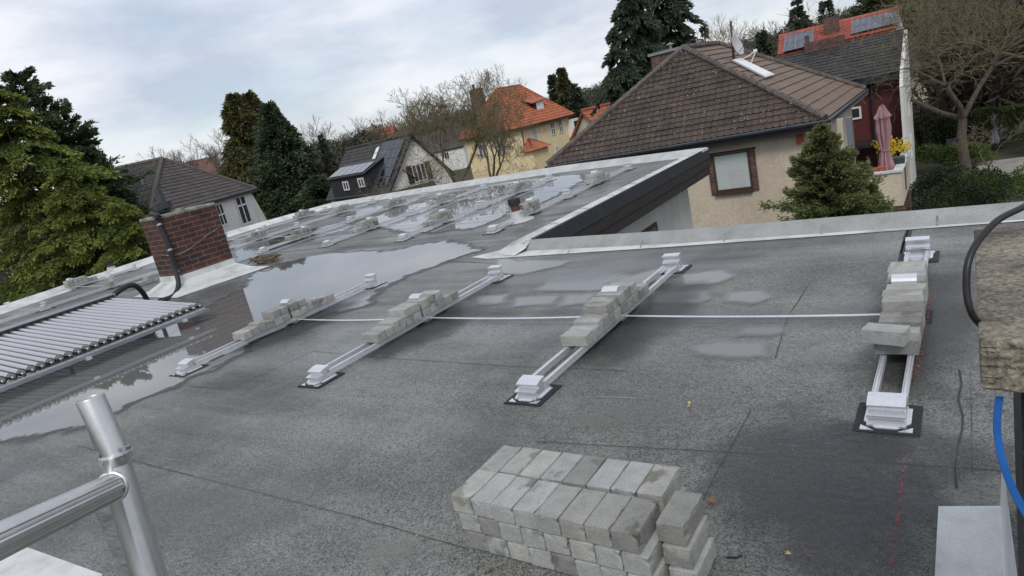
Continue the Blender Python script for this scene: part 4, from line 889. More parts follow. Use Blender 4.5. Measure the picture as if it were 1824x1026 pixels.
# ------------------------------------------------------------------ brown roofed bungalow behind the kerb
EX0, EX1, EY0, EY1, EZ = -14.47, -3.83, 24.0, 34.9, -.50
bh = thing('hipped_house', (-9, 29.5, -6), 'beige house with the large brown tiled hip roof, just behind the near kerb', 'house')
RA, RB = Vector((-9.17, 27.2, 2.84)), Vector((-9.2, 32.0, 2.84))
c1, c2, c3, c4 = Vector((EX0, EY0, EZ)), Vector((EX1, EY0, EZ)), Vector((EX1, EY1, EZ)), Vector((EX0, EY1, EZ))
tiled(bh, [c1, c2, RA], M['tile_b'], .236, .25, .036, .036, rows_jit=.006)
tiled(bh, [c2, c3, RB, RA], M['tile_b_lit'], .30, .42, .010, .04, samples=4)
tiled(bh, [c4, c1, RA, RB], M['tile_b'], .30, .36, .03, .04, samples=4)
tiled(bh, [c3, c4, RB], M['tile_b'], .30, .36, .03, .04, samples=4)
for a, b in ((c1, RA), (c2, RA), (RA, RB), (c3, RB), (c4, RB)): ridge(bh, a+Vector((0, 0, .06)), b+Vector((0, 0, .06)), .12)
mb = MB().tube([c1+Vector((-.05, -.1, -.06)), c2+Vector((.1, -.1, -.06))], .075, 10); mb.tube([c2+Vector((.1, -.1, -.06)), c3+Vector((.1, 0, -.06))], .075, 10)
mb.build('gutter', M['gutter'], bh, smooth=True)
MB().beam(c1+Vector((-.05, -.165, -.005)), c2+Vector((.12, -.165, -.005)), .03, .02).build('gutter_lip', M['zinc'], bh)
MB().beam(c2+Vector((.12, -.02, -.13)), c3+Vector((.12, 0, -.13)), .04, .16).build('fascia', M['zinc'], bh)
MB().box(EX0+.1, EX1-.05, EY0+.02, EY0+.5, EZ-.34, EZ-.10).build('soffit', M['brown_f'], bh)
WY = 24.55; WX1 = -4.5
wallpoly(bh, [[(-13.9, WY, -6.2), (WX1, WY, -6.2), (WX1, WY, -.7), (-13.9, WY, -.7)], [(WX1, WY, -6.2), (WX1, 26.4, -6.2), (WX1, 26.4, -.5), (WX1, WY, -.5)],
              [(WX1, 26.4, -6.2), (-4.35, 34.3, -6.2), (-4.35, 34.3, -.5), (WX1, 26.4, -.5)], [(-13.9, WY, -6.2), (-13.9, 34.3, -6.2), (-13.9, 34.3, -.5), (-13.9, WY, -.5)], [(-13.9, 34.3, -6.2), (-4.35, 34.3, -6.2), (-4.35, 34.3, -.5), (-13.9, 34.3, -.5)]], 'beige_w')
wc = at(1305, 305, Y=WY)
cw_ = wc
bw = window(bh, wc+Vector((0, -.012, 0)), (1, 0, 0), (0, -1, 0), 1.30, 1.36, 'winb', 'blind', cols=1, t=.055, deep=.05)
for sx in (-1, 1):
    MB().box(wc.x+sx*.76-.10, wc.x+sx*.76+.10, WY-.045, WY-.002, wc.z-.80, wc.z+.72).build('brick_trim', M['brick_f'], bw, uv=True)
MB().poly([(wc.x+x_, WY-.034, wc.z+z_) for x_, z_ in ((-.15, -.60), (.42, -.60), (.42, .05), (-.15, .05))]).build('painted_reflection', M['shutter'], bw)  # paler rectangle painted over the pane as a reflection
MB().box(wc.x-.9, wc.x+.9, WY-.05, WY-.004, wc.z+.70, wc.z+.76).build('lintel', M['brown_f'], bw)
MB().box(wc.x-.70, wc.x+.66, WY-.16, WY-.004, wc.z-.80, wc.z-.71).build('sill', M['winb'], bw)
# loggia at the right corner: posts, dark recess
for px in (1496, 1512):
    p = at(px, 215, Y=24.75); MB().box(p.x-.09, p.x+.09, 24.66, 24.84, -3.4, -.62).build('post', M['cream_w' if px == 1496 else 'zinc'], bh)
MB().box(-4.49, -4.40, 24.9, 26.0, -3.2, -.9).build('shutter_door', M['brown_f'], bh)
p = at(1424, 240, Y=24.5); MB().box(p.x-.12, p.x+.10, 24.50, 24.545, p.z-.32, p.z+.22).build('wall_lamp_niche', M['terra'], bh)
for k in range(5):
    y = 24.2+k*.75; MB().beam((EX1-.6, y, EZ-.16), (EX1+.10, y, EZ-.16), .09, .12).build('rafter_end', M['white_w'], bh)
# skylight strip
def onroof(px, py): return at(px, py, Y=29)
nrm = (c3-c2).cross(RA-c2).normalized(); nrm = nrm if nrm.z > 0 else -nrm
def rp(px, py):
    v = at(px, py, d=1.0)-EYEV; t = (c2-EYEV).dot(nrm)/v.dot(nrm); return EYEV+v*t
sk_ = [rp(1302, 111), rp(1318, 108), rp(1378, 137), rp(1362, 142)]
MB().extrude([p+nrm*.05 for p in sk_], nrm*.06).build('skylight', M['alu_white'], bh)
MB().extrude([p+nrm*.112 for p in [sk_[0].lerp(sk_[2], .06), sk_[1].lerp(sk_[3], .06), sk_[2].lerp(sk_[0], .06), sk_[3].lerp(sk_[1], .06)]], nrm*.004).build('skylight_glass', M['winw'], bh)
# flecks of moss and snow guards on the front slope
nf = (c2-c1).cross(RA-c1).normalized(); nf = nf if nf.z > 0 else -nf
mo = MB(); rnd = random.Random(4)
for k in range(170):
    a, b = rnd.random(), rnd.random()
    if a+b > 1: a, b = 1-a, 1-b
    p = c1+(c2-c1)*a+(RA-c1)*b+nf*.095; s = rnd.uniform(.012, .035)
    mo.add([p, p+Vector((s, 0, .01)), p+Vector((s*.6, 0, 0))+nf*.02+Vector((0, 0, s)), p+nf*.02+Vector((0, 0, s*.4))], [(0, 1, 2, 3)])
tag(mo.build('lichen_fleck', M['white_w'], bh), kind='stuff')
cp = at(1180, 112, Y=30.6)
bc = MB().box(-11.75, -10.45, 30.2, 31.1, .8, 2.98).build('chimney', M['brick_f'], bh, uv=True)
MB().box(-11.83, -10.37, 30.12, 31.18, 2.985, 3.10).build('chimney_cap', M['zinc'], bc)
MB().tube([(-10.9, 30.6, 3.1), (-10.9, 30.6, 3.3)], .06, 8).tube([(-10.9, 30.6, 3.30), (-10.9, 30.6, 3.38)], [.2, .03], 10).build('cowl', M['zinc'], bc)
MB().tube([(-11.3, 30.6, 3.1), (-11.3, 30.6, 3.42)], .07, 8).build('flue_pipe', M['brown_f'], bc)
# antenna mast with dish
b0 = rp(1307, 108); t0_ = at(1301, 36, Y=b0.y)
am = thing('antenna_mast', b0, 'tall roof antenna mast with a pale satellite dish on the brown hip roof', 'antenna')
MB().tube([b0-Vector((0, 0, .2)), b0.lerp(t0_, .98)], [.055, .04], 8).build('mast', M['pipe_b'], am)
dc = at(1314, 80, Y=b0.y-.2); dd = Vector((.93, -.17, .30)).normalized(); A = dd.orthogonal().normalized(); B = dd.cross(A); mb = MB()
vs = [dc-dd*.10]; fs = []
for r_ in range(1, 5):
    for k in range(20): vs.append(dc + (A*math.cos(k*math.pi/10)+B*math.sin(k*math.pi/10))*.42*r_/4 - dd*.10*(1-(r_/4)**2))
for k in range(20): fs.append((0, 1+k, 1+(k+1) % 20))
for r_ in range(3):
    for k in range(20): fs.append((1+r_*20+k, 1+r_*20+(k+1) % 20, 21+r_*20+(k+1) % 20, 21+r_*20+k))
mb.add(vs, fs); dish = mb.build('dish', M['shutter'], am, smooth=True)
MB().tube([b0+Vector((0, 0, .6)), dc-dd*.1], .02, 6).build('dish_arm', M['zinc'], am)
MB().tube([dc-dd*.08-Vector((0, 0, .35)), dc+dd*.42-Vector((0, 0, .05))], .012, 6).box(dc.x+.25, dc.x+.36, dc.y-.05, dc.y+.06, dc.z+.02, dc.z+.12).build('feed_horn', M['cap_d'], am)
b1 = rp(1336, 113); e1 = at(1345, 92, Y=b1.y)
pm = thing('stub_mast', b1, 'low bent pipe with a small white aerial right of the satellite dish', 'antenna')
MB().tube(smooth_path([b1-Vector((0, 0, .1)), b1+Vector((.12, 0, .15)), e1, e1+Vector((-.3, 0, -.12)), e1+Vector((-.75, 0, -.22))]), .028, 7).build('pipe', M['white_w'], pm)
MB().box(e1.x-.06, e1.x+.08, e1.y-.05, e1.y+.05, e1.z-.02, e1.z+.10).build('aerial_box', M['white_w'], pm)

# ------------------------------------------------------------------ terrace with parasol
te = thing('terrace', (-3.2, 26, -6), 'beige walled terrace on brick piers at the right of the brown roofed house', 'terrace')
ty0 = 24.3; tx1 = at(1605, 303, Y=ty0).x; tz = at(1605, 303, Y=ty0).z
mb = MB().box(-4.45, tx1, ty0, ty0+.18, tz-1.15, tz-.06).box(tx1-.18, tx1, ty0+.182, 28.2, tz-1.15, tz-.06); mb.build('parapet_wall', M['beige_w'], te)
MB().box(-4.45, tx1+.05, ty0-.05, ty0+.23, tz-.057, tz+.0).build('coping', M['flash_w'], te); MB().box(tx1-.23, tx1+.05, ty0+.233, 28.2, tz-.057, tz).build('coping', M['flash_w'], te)
MB().box(-4.45, tx1-.19, ty0+.19, 28.2, tz-1.16, tz-1.0).build('floor', M['conc_g'], te)
MB().box(-4.45, tx1-.02, ty0+.03, ty0+.9, -6.2, tz-1.165).build('pier', M['brick_f'], te, uv=True); MB().box(tx1-.5, tx1-.02, 27.2, 28.1, -6.2, tz-1.165).build('pier', M['brick_f'], te, uv=True)
def closed_parasol(name, base, H, r, m, label_, s=1, seed=1):
    t = thing(name, base, label_, 'parasol'); rnd = random.Random(seed); base = Vector(base)
    MB().tube([base, base+Vector((0, 0, H))], .025*s, 8).build('pole', M['cap_d'], t)
    n = 40; prof = [(0.0, 1.0), (.25, .985), (.50, .93), (.80, .88), (.62, .865), (.70, .74), (.55, .62), (.38, .52), (.55, .42), (.85, .26), (1.0, .16), (.8, .13)]
    rings = []
    for rr, hh in prof:
        rings.append([base + Vector((math.cos(k*2*math.pi/n), math.sin(k*2*math.pi/n), 0))*r*rr*(1+.28*math.sin(k*2*math.pi*8/n+hh*3)+rnd.uniform(-.06, .06)) + Vector((0, 0, H*hh*(1)+rnd.uniform(-.02, .02)*H)) for k in range(n)])
    vs = [v for g in rings for v in g]; fs = [(i*n+k, i*n+(k+1) % n, (i+1)*n+(k+1) % n, (i+1)*n+k) for i in range(len(prof)-1) for k in range(n)]
    MB().add(vs, fs).build('canopy', M[m], t, smooth=True)
    mb = MB().tube([base+Vector((0, 0, H*.53)), base+Vector((0, 0, H*.51))], r*.5, 12).build('tie', M[m], t); return t
pb = at(1578, 290, Y=25.3); pt = at(1563, 190, Y=25.3)
closed_parasol('parasol', (pb.x, 25.3, tz-1.0), pt.z-(tz-1.0), .27, 'pink', 'closed dusky pink parasol standing on the beige terrace')
for k, (px, py, s) in enumerate(((1548, 300, .13), (1560, 298, .11), (1569, 297, .12))):
    p = at(px, py, Y=24.75); mb = MB().tube([(p.x, 24.75, tz-.25), (p.x, 24.75, tz+.03+.02*k), (p.x, 24.75, tz+.07+.02*k)], [s*.7, s, s*1.1], 12)
    t = tag(mb.build('flower_pot', M['terra'], None), ['leftmost', 'middle', 'rightmost'][k]+' of the three terracotta pots behind the terrace wall', 'flower pot', 'terracotta pots on the terrace')
MB_ = MB().box(-3.05, -2.55, 24.9, 25.35, tz-.95, tz-.05)
tag(MB_.build('planter_box', M['cap_d'], None, bevel=.03), 'dark grey planter box left of the parasol pole on the terrace', 'planter')
p = at(1585, 285, Y=25.6); tag(MB().box(p.x-.02, p.x+.42, 25.5, 25.9, tz-.95, tz+.22).build('planter_box', M['cap_d'], None, bevel=.03), 'tall dark planter box right of the parasol pole on the terrace', 'planter')
fr_ = thing('flowering_shrub', (-2.2, 26.3, tz-1), 'yellow flowering forsythia shrub behind the terrace parasol', 'shrub'); rnd = random.Random(6)
fm = MB(); sm_ = MB()
for k in range(26):
    px = rnd.uniform(1560, 1618); q_ = at(px, rnd.uniform(250, 272), Y=26.3); r0 = Vector((q_.x*.7-.66, 26.3, tz-.9)); sm_.tube([r0, r0.lerp(q_, .6)+Vector((rnd.uniform(-.1, .1), 0, .1)), q_], .008, 4)
    for j in range(14):
        c = q_+Vector((rnd.gauss(0, .08), rnd.gauss(0, .12), rnd.gauss(0, .07))); s = .028
        fm.add([c, c+Vector((s, rnd.uniform(-s, s), s)), c+Vector((0, 0, s*2)), c+Vector((-s, rnd.uniform(-s, s), s))], [(0, 1, 2, 3)])
fm.build('blossom', M['yflower'], fr_); sm_.build('stem', M['twig_g'], fr_)

# ------------------------------------------------------------------ slate and red roofed house, upper right
rh = thing('gabled_house', (-6, 42, -6), 'tall house with red upper roof, blackened lower roof and white gable, upper right', 'house')
Y1 = 38.0
sl = [at(1440, 161, Y=Y1), at(1604, 126, Y=Y1), at(1608, 52, Y=42.4), at(1330, 112, Y=42.4)]
zl = (sl[0].z+sl[1].z)/2; zh = sl[2].z
sl = [Vector((-12.4, Y1, zl)), Vector((-2.66, Y1, zl)), Vector((-2.66, 42.4, zh)), Vector((-12.4, 42.4, zh))]
tiled(rh, sl, M['tile_k'], .3, .36, .03, .035, samples=4)
ru = [at(1387, 99, Y=42.6), at(1608, 46, Y=42.6), at(1607, 13, Y=46.2), at(1393, 62, Y=46.2)]
xl = ru[0].x; xr = -3.0
ru = [Vector((xl-.05, 42.55, zh+.10)), Vector((xr, 42.55, zh+.10)), Vector((xr, 46.2, ru[2].z)), Vector((xl+.2-.8, 46.2, ru[2].z))]
tiled(rh, ru, M['tile_red'], .3, .36, .03, .035, samples=4)
ridge(rh, ru[3], ru[2], .12, 'tile_red')
ub = [ru[3], ru[2], Vector((xr, 49.5, zh+.1)), Vector((ru[3].x, 49.5, zh+.1))]
tiled(rh, ub, M['tile_red'], .3, .4, .03, .035, samples=3)
rn = (ru[1]-ru[0]).cross(ru[3]-ru[0]).normalized(); rn = rn if rn.z > 0 else -rn
def pvp(parent, pts, nu, nv, m='pv', off=.10, name='solar_panel'):
    """a block of framed solar panels on a roof plane; pts = 4 corners"""
    a, b, c, d = pts; n = (b-a).cross(d-a).normalized(); n = n if n.z > 0 else -n
    for i in range(nu):
        for j in range(nv):
            def P_(u, v): return (a.lerp(b, u)).lerp(d.lerp(c, u), v)
            g = .012; u0, u1, v0, v1 = i/nu+g/nu, (i+1)/nu-g/nu*1.5, j/nv+g, (j+1)/nv-g
            q = [P_(u0, v0)+n*off, P_(u1, v0)+n*off, P_(u1, v1)+n*off, P_(u0, v1)+n*off]
            o = MB().extrude(q, n*.04).build(name, M[m], parent)
            fr2 = MB()
            for k in range(4): fr2.beam(q[k]+n*.045, q[(k+1) % 4]+n*.045, .03, .015, n)
            fr2.build('frame', M['zinc'], o)
def rpt(plane0, n, px, py):
    v = at(px, py, d=1.0)-EYEV; t = (plane0-EYEV).dot(n)/v.dot(n); return EYEV+v*t
pvp(rh, [rpt(ru[0], rn, 1396, 97), rpt(ru[0], rn, 1449, 84), rpt(ru[0], rn, 1449, 57), rpt(ru[0], rn, 1400, 67)], 5, 2)
pvp(rh, [rpt(ru[0], rn, 1517, 65), rpt(ru[0], rn, 1604, 44), rpt(ru[0], rn, 1600, 22), rpt(ru[0], rn, 1518, 40)], 8, 2)
for px, py, s in ((1482, 58, .38),):
    p = rpt(ru[0], rn, px, py); MB().box(p.x-s, p.x+s, p.y-.3, p.y+.3, p.z-.6, p.z+.85).build('chimney', M['brick_f'], rh, uv=True)
p = at(1470, 92, Y=42.3); MB().box(p.x-1.0, p.x+1.0, 42.0, 42.5, zh-.4, zh+.42).box(p.x-.95, p.x-.75, 42.1, 42.3, zh+.4, zh+.8).build('chimney', M['brick_f'], rh, uv=True)
# white gable end wall, seen almost edge on, and red cladding below the eave
gz = ru[2].z
gp = [(38.0, -6.5), (38.0, zl-.02), (42.4, zh-.05), (42.4, -6.5)]
MB().extrude([(-3.2, 42.5, -6.5), (-3.2, 42.5, zh+.02), (-3.2, 46.2, gz-.12), (-3.2, 49.4, zh), (-3.2, 49.4, -6.5)], (.14, 0, 0)).build('gable_wall', M['white_w'], rh)
MB().extrude([(-2.64, y, z) for y, z in gp], (.16, 0, 0)).build('gable_wall', M['white_w'], rh)
g0 = at(1601, 250, Y=34.5).x
MB().extrude([(-2.62, 36.9, -6.4), (-2.62, 38.02, -6.4), (-2.62, 38.02, zl+.25), (-2.62, 36.9, zl-.6)], (.13, 0, 0)).build('wall', M['white_w'], rh)
wallpoly(rh, [[(-8.5, Y1+.35, -6.4), (-2.7, Y1+.35, -6.4), (-2.7, Y1+.35, zl-.05), (-8.5, Y1+.35, zl-.05)]], 'red_w')
MB().box(-8.5, -2.7, Y1-.25, Y1-.02, zl-.30, zl-.06).build('gutter', M['gutter'], rh)
MB().box(-8.5, -2.66, Y1-1.6, Y1+.2, -3.35, -3.2).build('canopy', M['gutter'], rh)
p = at(1522, 202, Y=Y1+.3); window(rh, (p.x, Y1+.33, p.z), (1, 0, 0), (0, -1, 0), .62, .62, cols=1, t=.09)
for z_ in (-1.9, -4.0): window(rh, (-2.47, 39.6, z_), (0, 1, 0), (1, 0, 0), .8, 1.1, cols=1)
MB().tube([(-3.9, Y1+.1, zl-.2), (-3.9, Y1+.1, -3.2)], .06, 8).build('downpipe', M['gutter'], rh)

# ------------------------------------------------------------------ white house at left
wh = thing('hipped_house', (-36, 19, -6), 'white house with a weathered dark hip roof, behind the brick chimney', 'house')
ez = .83
ez = at(457, 337, d=70).z
Np, Rp = at(264, 391, Z=ez), at(457, 337, d=70); Rp.z = ez
A1 = at(289, 284, d=66.0); along = (Rp-Np).normalized(); perp = Vector((along.y, -along.x, 0)); perp = -perp if perp.dot(Np) < 0 else perp
A2 = at(209, 305, d=65.0); A2.z = A1.z
L1 = A2 + (A2-A1).normalized()*2.4 - along*6.2; L1.z = ez
L1 = at(140, 392, Z=ez) if at(140, 392, Z=ez).length < 80 else L1
L1 = Np + (A2-A1).normalized()*((A2-A1).length+4.4); L1.z = ez
B1 = Rp + (A2-A1).normalized()*((A2-A1).length+4.4); B1.z = ez
tiled(wh, [Np, Rp, A1], M['tile_d'], .40, .52, .05, .06)
tiled(wh, [L1, Np, A1, A2], M['tile_d'], .40, .52, .05, .06)
tiled(wh, [B1, L1, A2], M['tile_d'], .40, .52, .04, .05, samples=4); tiled(wh, [Rp, B1, A2, A1], M['tile_d'], .40, .52, .04, .05, samples=4)
for a, b in ((Np, A1), (A1, A2), (Rp, A1), (L1, A2)): ridge(wh, a+Vector((0, 0, .08)), b+Vector((0, 0, .08)), .2, seg=.5)
inn = .45
cc = [Np+along*inn+(L1-Np).normalized()*inn, Rp-along*inn+(L1-Np).normalized()*inn, B1-along*inn-(L1-Np).normalized()*inn, L1+along*inn-(L1-Np).normalized()*inn]
wallpoly(wh, [[Vector((a.x, a.y, -6.3)), Vector((b.x, b.y, -6.3)), Vector((b.x, b.y, ez+.02)), Vector((a.x, a.y, ez+.02))] for a, b in zip(cc, cc[1:]+cc[:1])], 'white_w')
nw = Vector((-(cc[1]-cc[0]).y, (cc[1]-cc[0]).x, 0)).normalized(); nw = -nw if nw.dot(cc[0]) > 0 else nw
def onwall(a, n, px, py):
    v = at(px, py, d=1.0)-EYEV; t = (a-EYEV).dot(n)/v.dot(n); return EYEV+v*t
p = onwall(cc[0], nw, 433, 374); window(wh, p+nw*.02, along, nw, 2.3, 3.0, cols=2, transom=.5, t=.22)
p = onwall(cc[0], nw, 394, 382); window(wh, p+nw*.02, along, nw, 1.4, 2.2, cols=2, rows=2, t=.16)
MB().beam(Np+Vector((0, 0, -.10)), Rp+Vector((0, 0, -.10)), .14, .16).build('fascia', M['gutter'], wh)
ob = onwall(cc[1], nw, 459, 345); 
but = onwall(cc[0], nw, 458, 342), onwall(cc[0], nw, 482, 395)
b0_ = Vector((cc[1].x, cc[1].y, ez-.1)); 
MB().extrude([b0_, b0_-along*.3, b0_-along*.3-Vector((0, 0, 6)), b0_+along*3.0-Vector((0, 0, 6.0))], (L1-Np).normalized()*.6).build('buttress', M['white_w'], wh)
p = onwall(cc[0], nw, 232, 330)
nl = (Np-L1).cross(A1-L1).normalized(); nl = nl if nl.z > 0 else -nl
p = rpt(Np, nl, 254, 332); MB().extrude([p+nl*.12, p+nl*.12+Vector((.35, 0, .0)), p+nl*.12+Vector((.45, 0, .5)), p+nl*.12+Vector((.2, 0, .5))], nl*.05).build('roof_glazing', M['alu_white'], wh)

# ------------------------------------------------------------------ generic gabled house
def gable_house(c, ax, Lh, Wd, eave, rdg, wall_m, roof_m, label_, wins=(), tw=.34, relief=.03, base=-6.4, name='gabled_house', over=.35, cat='house'):
    """c: centre (x,y), ax: ridge direction, Lh length along the ridge, Wd width"""
    t = thing(name, (c[0], c[1], base), label_, cat); a = Vector((ax[0], ax[1], 0)).normalized(); b = Vector((-a.y, a.x, 0)); C_ = Vector((c[0], c[1], 0))
    def P_(u, v, z): return C_+a*u+b*v+Vector((0, 0, z))
    h = Lh/2; w = Wd/2; z = Vector((0, 0, 1))
    sl_ = (rdg-eave)/w; oz = eave-over*sl_
    for s in (-1, 1):
        tiled(t, [P_(-h-over, s*(w+over), oz), P_(h+over, s*(w+over), oz), P_(h+over, 0, rdg), P_(-h-over, 0, rdg)], M[roof_m], tw, .38, relief, relief, samples=3)
    ridge(t, P_(-h-over, 0, rdg+.05), P_(h+over, 0, rdg+.05), .12, roof_m)
    q = []
    for s in (-1, 1):
        q.append([P_(-h, s*w, base), P_(h, s*w, base), P_(h, s*w, eave-.1), P_(-h, s*w, eave-.1)])
        q.append([P_(s*h, -w, base), P_(s*h, w, base), P_(s*h, w, eave-.1), P_(s*h, 0, rdg-.15), P_(s*h, -w, eave-.1)])
    wallpoly(t, q, wall_m)
    return t, P_, a, b

# ------------------------------------------------------------------ black gabled house with solar roof
Nn, Gg, Ll = at(693, 331, d=58), at(790, 318, d=63.5), at(584, 340, d=66)
a_ = (Ll-Nn); a_.z = 0; Lk_ = a_.length; a_.normalize(); b_ = Vector((-a_.y, a_.x, 0)); b_ = -b_ if b_.dot(Gg-Nn) < 0 else b_
Wk = (Gg-Nn).dot(b_); ctr_ = Nn + a_*Lk_/2 + b_*Wk/2
kz, kr = -1.9, at(718, 243, d=60).z
kh, KP, ka_, kb_ = gable_house((ctr_.x, ctr_.y), (a_.x, a_.y), Lk_, Wk, kz, kr, 'white_w', 'tile_k', 'dark roofed gabled house with solar panels and a white gable wall, middle distance', tw=.34, relief=.03)
if kb_.dot(Vector(b_)) < 0: sN = 1
else: sN = -1
nN = -b_                                              # towards the camera-left slope
def slope(u, v, off=0):                               # u from gable corner along the eave, v up the near slope 0..1
    p = Nn + a_*u + b_*(Wk/2*v); return Vector((p.x, p.y, kz+(kr-kz)*v)) + (nN*(kr-kz)+Vector((0, 0, Wk/2))).normalized()*off
pvp(kh, [slope(2.2, .02), slope(.35, .02), slope(.35, .94), slope(2.2, .94)], 2, 5, off=.12)
pvp(kh, [slope(4.0, .50), slope(2.25, .50), slope(2.25, .94), slope(4.0, .94)], 2, 2, off=.12)
# dormer with black cladding, two white windows and a collector roof
d0, d1 = 3.0, Lk_-1.4
def dp(u, w_, z): p = Nn+a_*u+nN*w_; return Vector((p.x, p.y, z))
zt, zb = kz+1.55, kz-.9
dm = MB()
dm.poly([dp(d0, .25, zb), dp(d1, .25, zb), dp(d1, .25, zt), dp(d0, .25, zt)])
for u in (d0, d1): dm.poly([dp(u, .25, zb), dp(u, -1.9, zb), dp(u, -1.9, zt+.8), dp(u, .25, zt)])
do = dm.build('dormer', M['black_w'], kh)
MB().extrude([dp(d0-.2, .45, zt), dp(d1+.2, .45, zt), dp(d1+.2, -2.0, zt+1.0), dp(d0-.2, -2.0, zt+1.0)], (0, 0, .08)).build('dormer_roof', M['hedge_moss'] if 'hedge_moss' in M else M['tile_k'], do)
pvp(kh, [dp(d1+.0, .25, zt+.10), dp(d0+.2, .25, zt+.10), dp(d0+.2, -1.35, zt+.78), dp(d1+.0, -1.35, zt+.78)], 5, 1, m='pvl', off=.08)
for px, py in ((617, 331), (644, 325)):
    p = onwall(dp(d0, .25, zb), nN, px, py); window(do, p+nN*.02, a_, nN, 1.05, .85, cols=2, t=.12)
p = slope(Lk_*.52, .72, .14); MB().extrude([slope(4.9, .62, .1), slope(4.4, .62, .1), slope(4.4, .86, .1), slope(4.9, .86, .1)], (0, 0, .08)).build('roof_window', M['winw'], kh)
pg = KP(-Lk_/2*(1 if (KP(-Lk_/2, 0, 0)-Nn).length < (KP(Lk_/2, 0, 0)-Nn).length else -1), 0, 0)
cg = Nn+b_*Wk/2; window(kh, Vector((cg.x, cg.y, kz+.6))-a_*.03, b_, -a_, 1.5, 1.6, cols=3, t=.10)
MB().beam(Vector((cg.x, cg.y, kz+.6))-a_*.05-b_*1.1, Vector((cg.x, cg.y, kz+.6))-a_*.05-b_*1.1+b_*.001+Vector((0, 0, .001)), .5, 1.7).build('shutter', M['brown_f'], kh)
for s in (-1, 1):
    p = Vector((cg.x, cg.y, kz+.6))-a_*.05+b_*s*1.05; q_ = [p-b_*.3-Vector((0, 0, .8)), p+b_*.3-Vector((0, 0, .8)), p+b_*.3+Vector((0, 0, .8)), p-b_*.3+Vector((0, 0, .8))]
    MB().extrude(q_, -a_*.04).build('shutter', M['brown_f'], kh)
MB().extrude([dp(-.8, .2, kz-1.3), dp(-.8, -4.6, kz-1.3), dp(-.3, -4.6, kz-.5), dp(-.3, .2, kz-.5)], (0, 0, .1)).build('porch_roof', M['tile_k'], kh)

# ------------------------------------------------------------------ yellow house with orange hip roof
yh = thing('hipped_house', (-43, 66, -6), 'yellow rendered house with the steep orange clay tile roof, middle distance', 'house')
yn, yr = at(928, 227, d=72), at(1021, 200, d=80); yz = yn.z; yr.z = yz
al = (yr-yn); Ly = al.length; al.normalize(); pe = Vector((-al.y, al.x, 0)); pe = -pe if pe.x > 0 else pe
Wy = (at(817, 244, d=78)-yn).dot(pe); yl = yn+pe*Wy; yb = yr+pe*Wy
zr = at(883, 160, d=79).z-.1
ym = (yn+yl)/2; r1 = ym+al*Wy*.34; r1.z = zr; r2 = (yr+yb)/2-al*Wy*.34; r2.z = zr
if (r2-r1).dot(al) < .6: c_ = (r1+r2)/2; r1 = c_-al*.5; r2 = c_+al*.5
kick = .7
for P_ in ([yn, yr, r2, r1], [yl, yn, r1], [yr, yb, r2], [yb, yl, r1, r2]): tiled(yh, P_, M['tile_r'], .32, .42, .04, .05, samples=4)
for a, b in ((yn, r1), (yl, r1), (r1, r2), (yr, r2), (yb, r2)): ridge(yh, a+Vector((0, 0, .05)), b+Vector((0, 0, .05)), .13, 'tile_r')
ii = .55; yc = [yn+al*ii+pe*ii, yr-al*ii+pe*ii, yb-al*ii-pe*ii, yl+al*ii-pe*ii]
wallpoly(yh, [[Vector((a.x, a.y, -7)), Vector((b.x, b.y, -7)), Vector((b.x, b.y, yz+.02)), Vector((a.x, a.y, yz+.02))] for a, b in zip(yc, yc[1:]+yc[:1])], 'yellow_w')
for a, b in ((yn, yr), (yn, yl)): MB().beam(a-Vector((0, 0, .12)), b-Vector((0, 0, .12)), .14, .16).build('gutter', M['brown_f'], yh)
nR = -pe; nL = -al
for px, py, w_, h_, k in ((1028, 0, 0, 0, 0),): pass
for px, py, w_, h_ in ((984, 229, .9, 1.5), (998, 225, .9, 1.5), (973, 279, .8, 1.2), (992, 267, .7, .9)):
    p = onwall(yc[0], nR, px, py); window(yh, p+nR*.03, al, nR, w_, h_, cols=2, rows=2, t=.10, pane='glass_l')
p = onwall(yc[0], nR, 952, 239); window(yh, p+nR*.03, al, nR, 1.0, 1.75, cols=1, t=.08, pane='shutter')
for px, py in ((860, 268), (893, 262)):
    p = onwall(yc[0], nL, px, py); window(yh, p+nL*.03, pe, nL, 1.2, 1.6, cols=2, t=.10, pane='glass_l')
# dormer
q0 = (yn*.42+yr*.58); q0 = q0+pe*1.5; dz = yz+1.35
db = MB().extrude([q0-al*.9+Vector((0, 0, dz-yz-.0)), q0+al*.9+Vector((0, 0, dz-yz)), q0+al*.9+Vector((0, 0, dz-yz+1.1)), q0-al*.9+Vector((0, 0, dz-yz+1.1))], pe*2.2).build('dormer', M['brown_f'], yh)
MB().extrude([q0-al*.62+Vector((0, 0, dz-yz+.1))-pe*.03, q0+al*.8+Vector((0, 0, dz-yz+.1))-pe*.03, q0+al*.8+Vector((0, 0, dz-yz+1.0))-pe*.03, q0-al*.62+Vector((0, 0, dz-yz+1.0))-pe*.03], -pe*.04).build('roller_shutter', M['winw'], db)
e0 = Vector((0, 0, dz-yz+1.12)); MB().extrude([q0-al*1.7-pe*.3+e0-Vector((0, 0, .25)), q0+al*1.2-pe*.3+e0, q0+al*1.2+pe*2.2+e0+Vector((0, 0, .7)), q0-al*1.7+pe*2.2+e0+Vector((0, 0, .7))], (0, 0, .1)).build('dormer_roof', M['tile_r'], db)
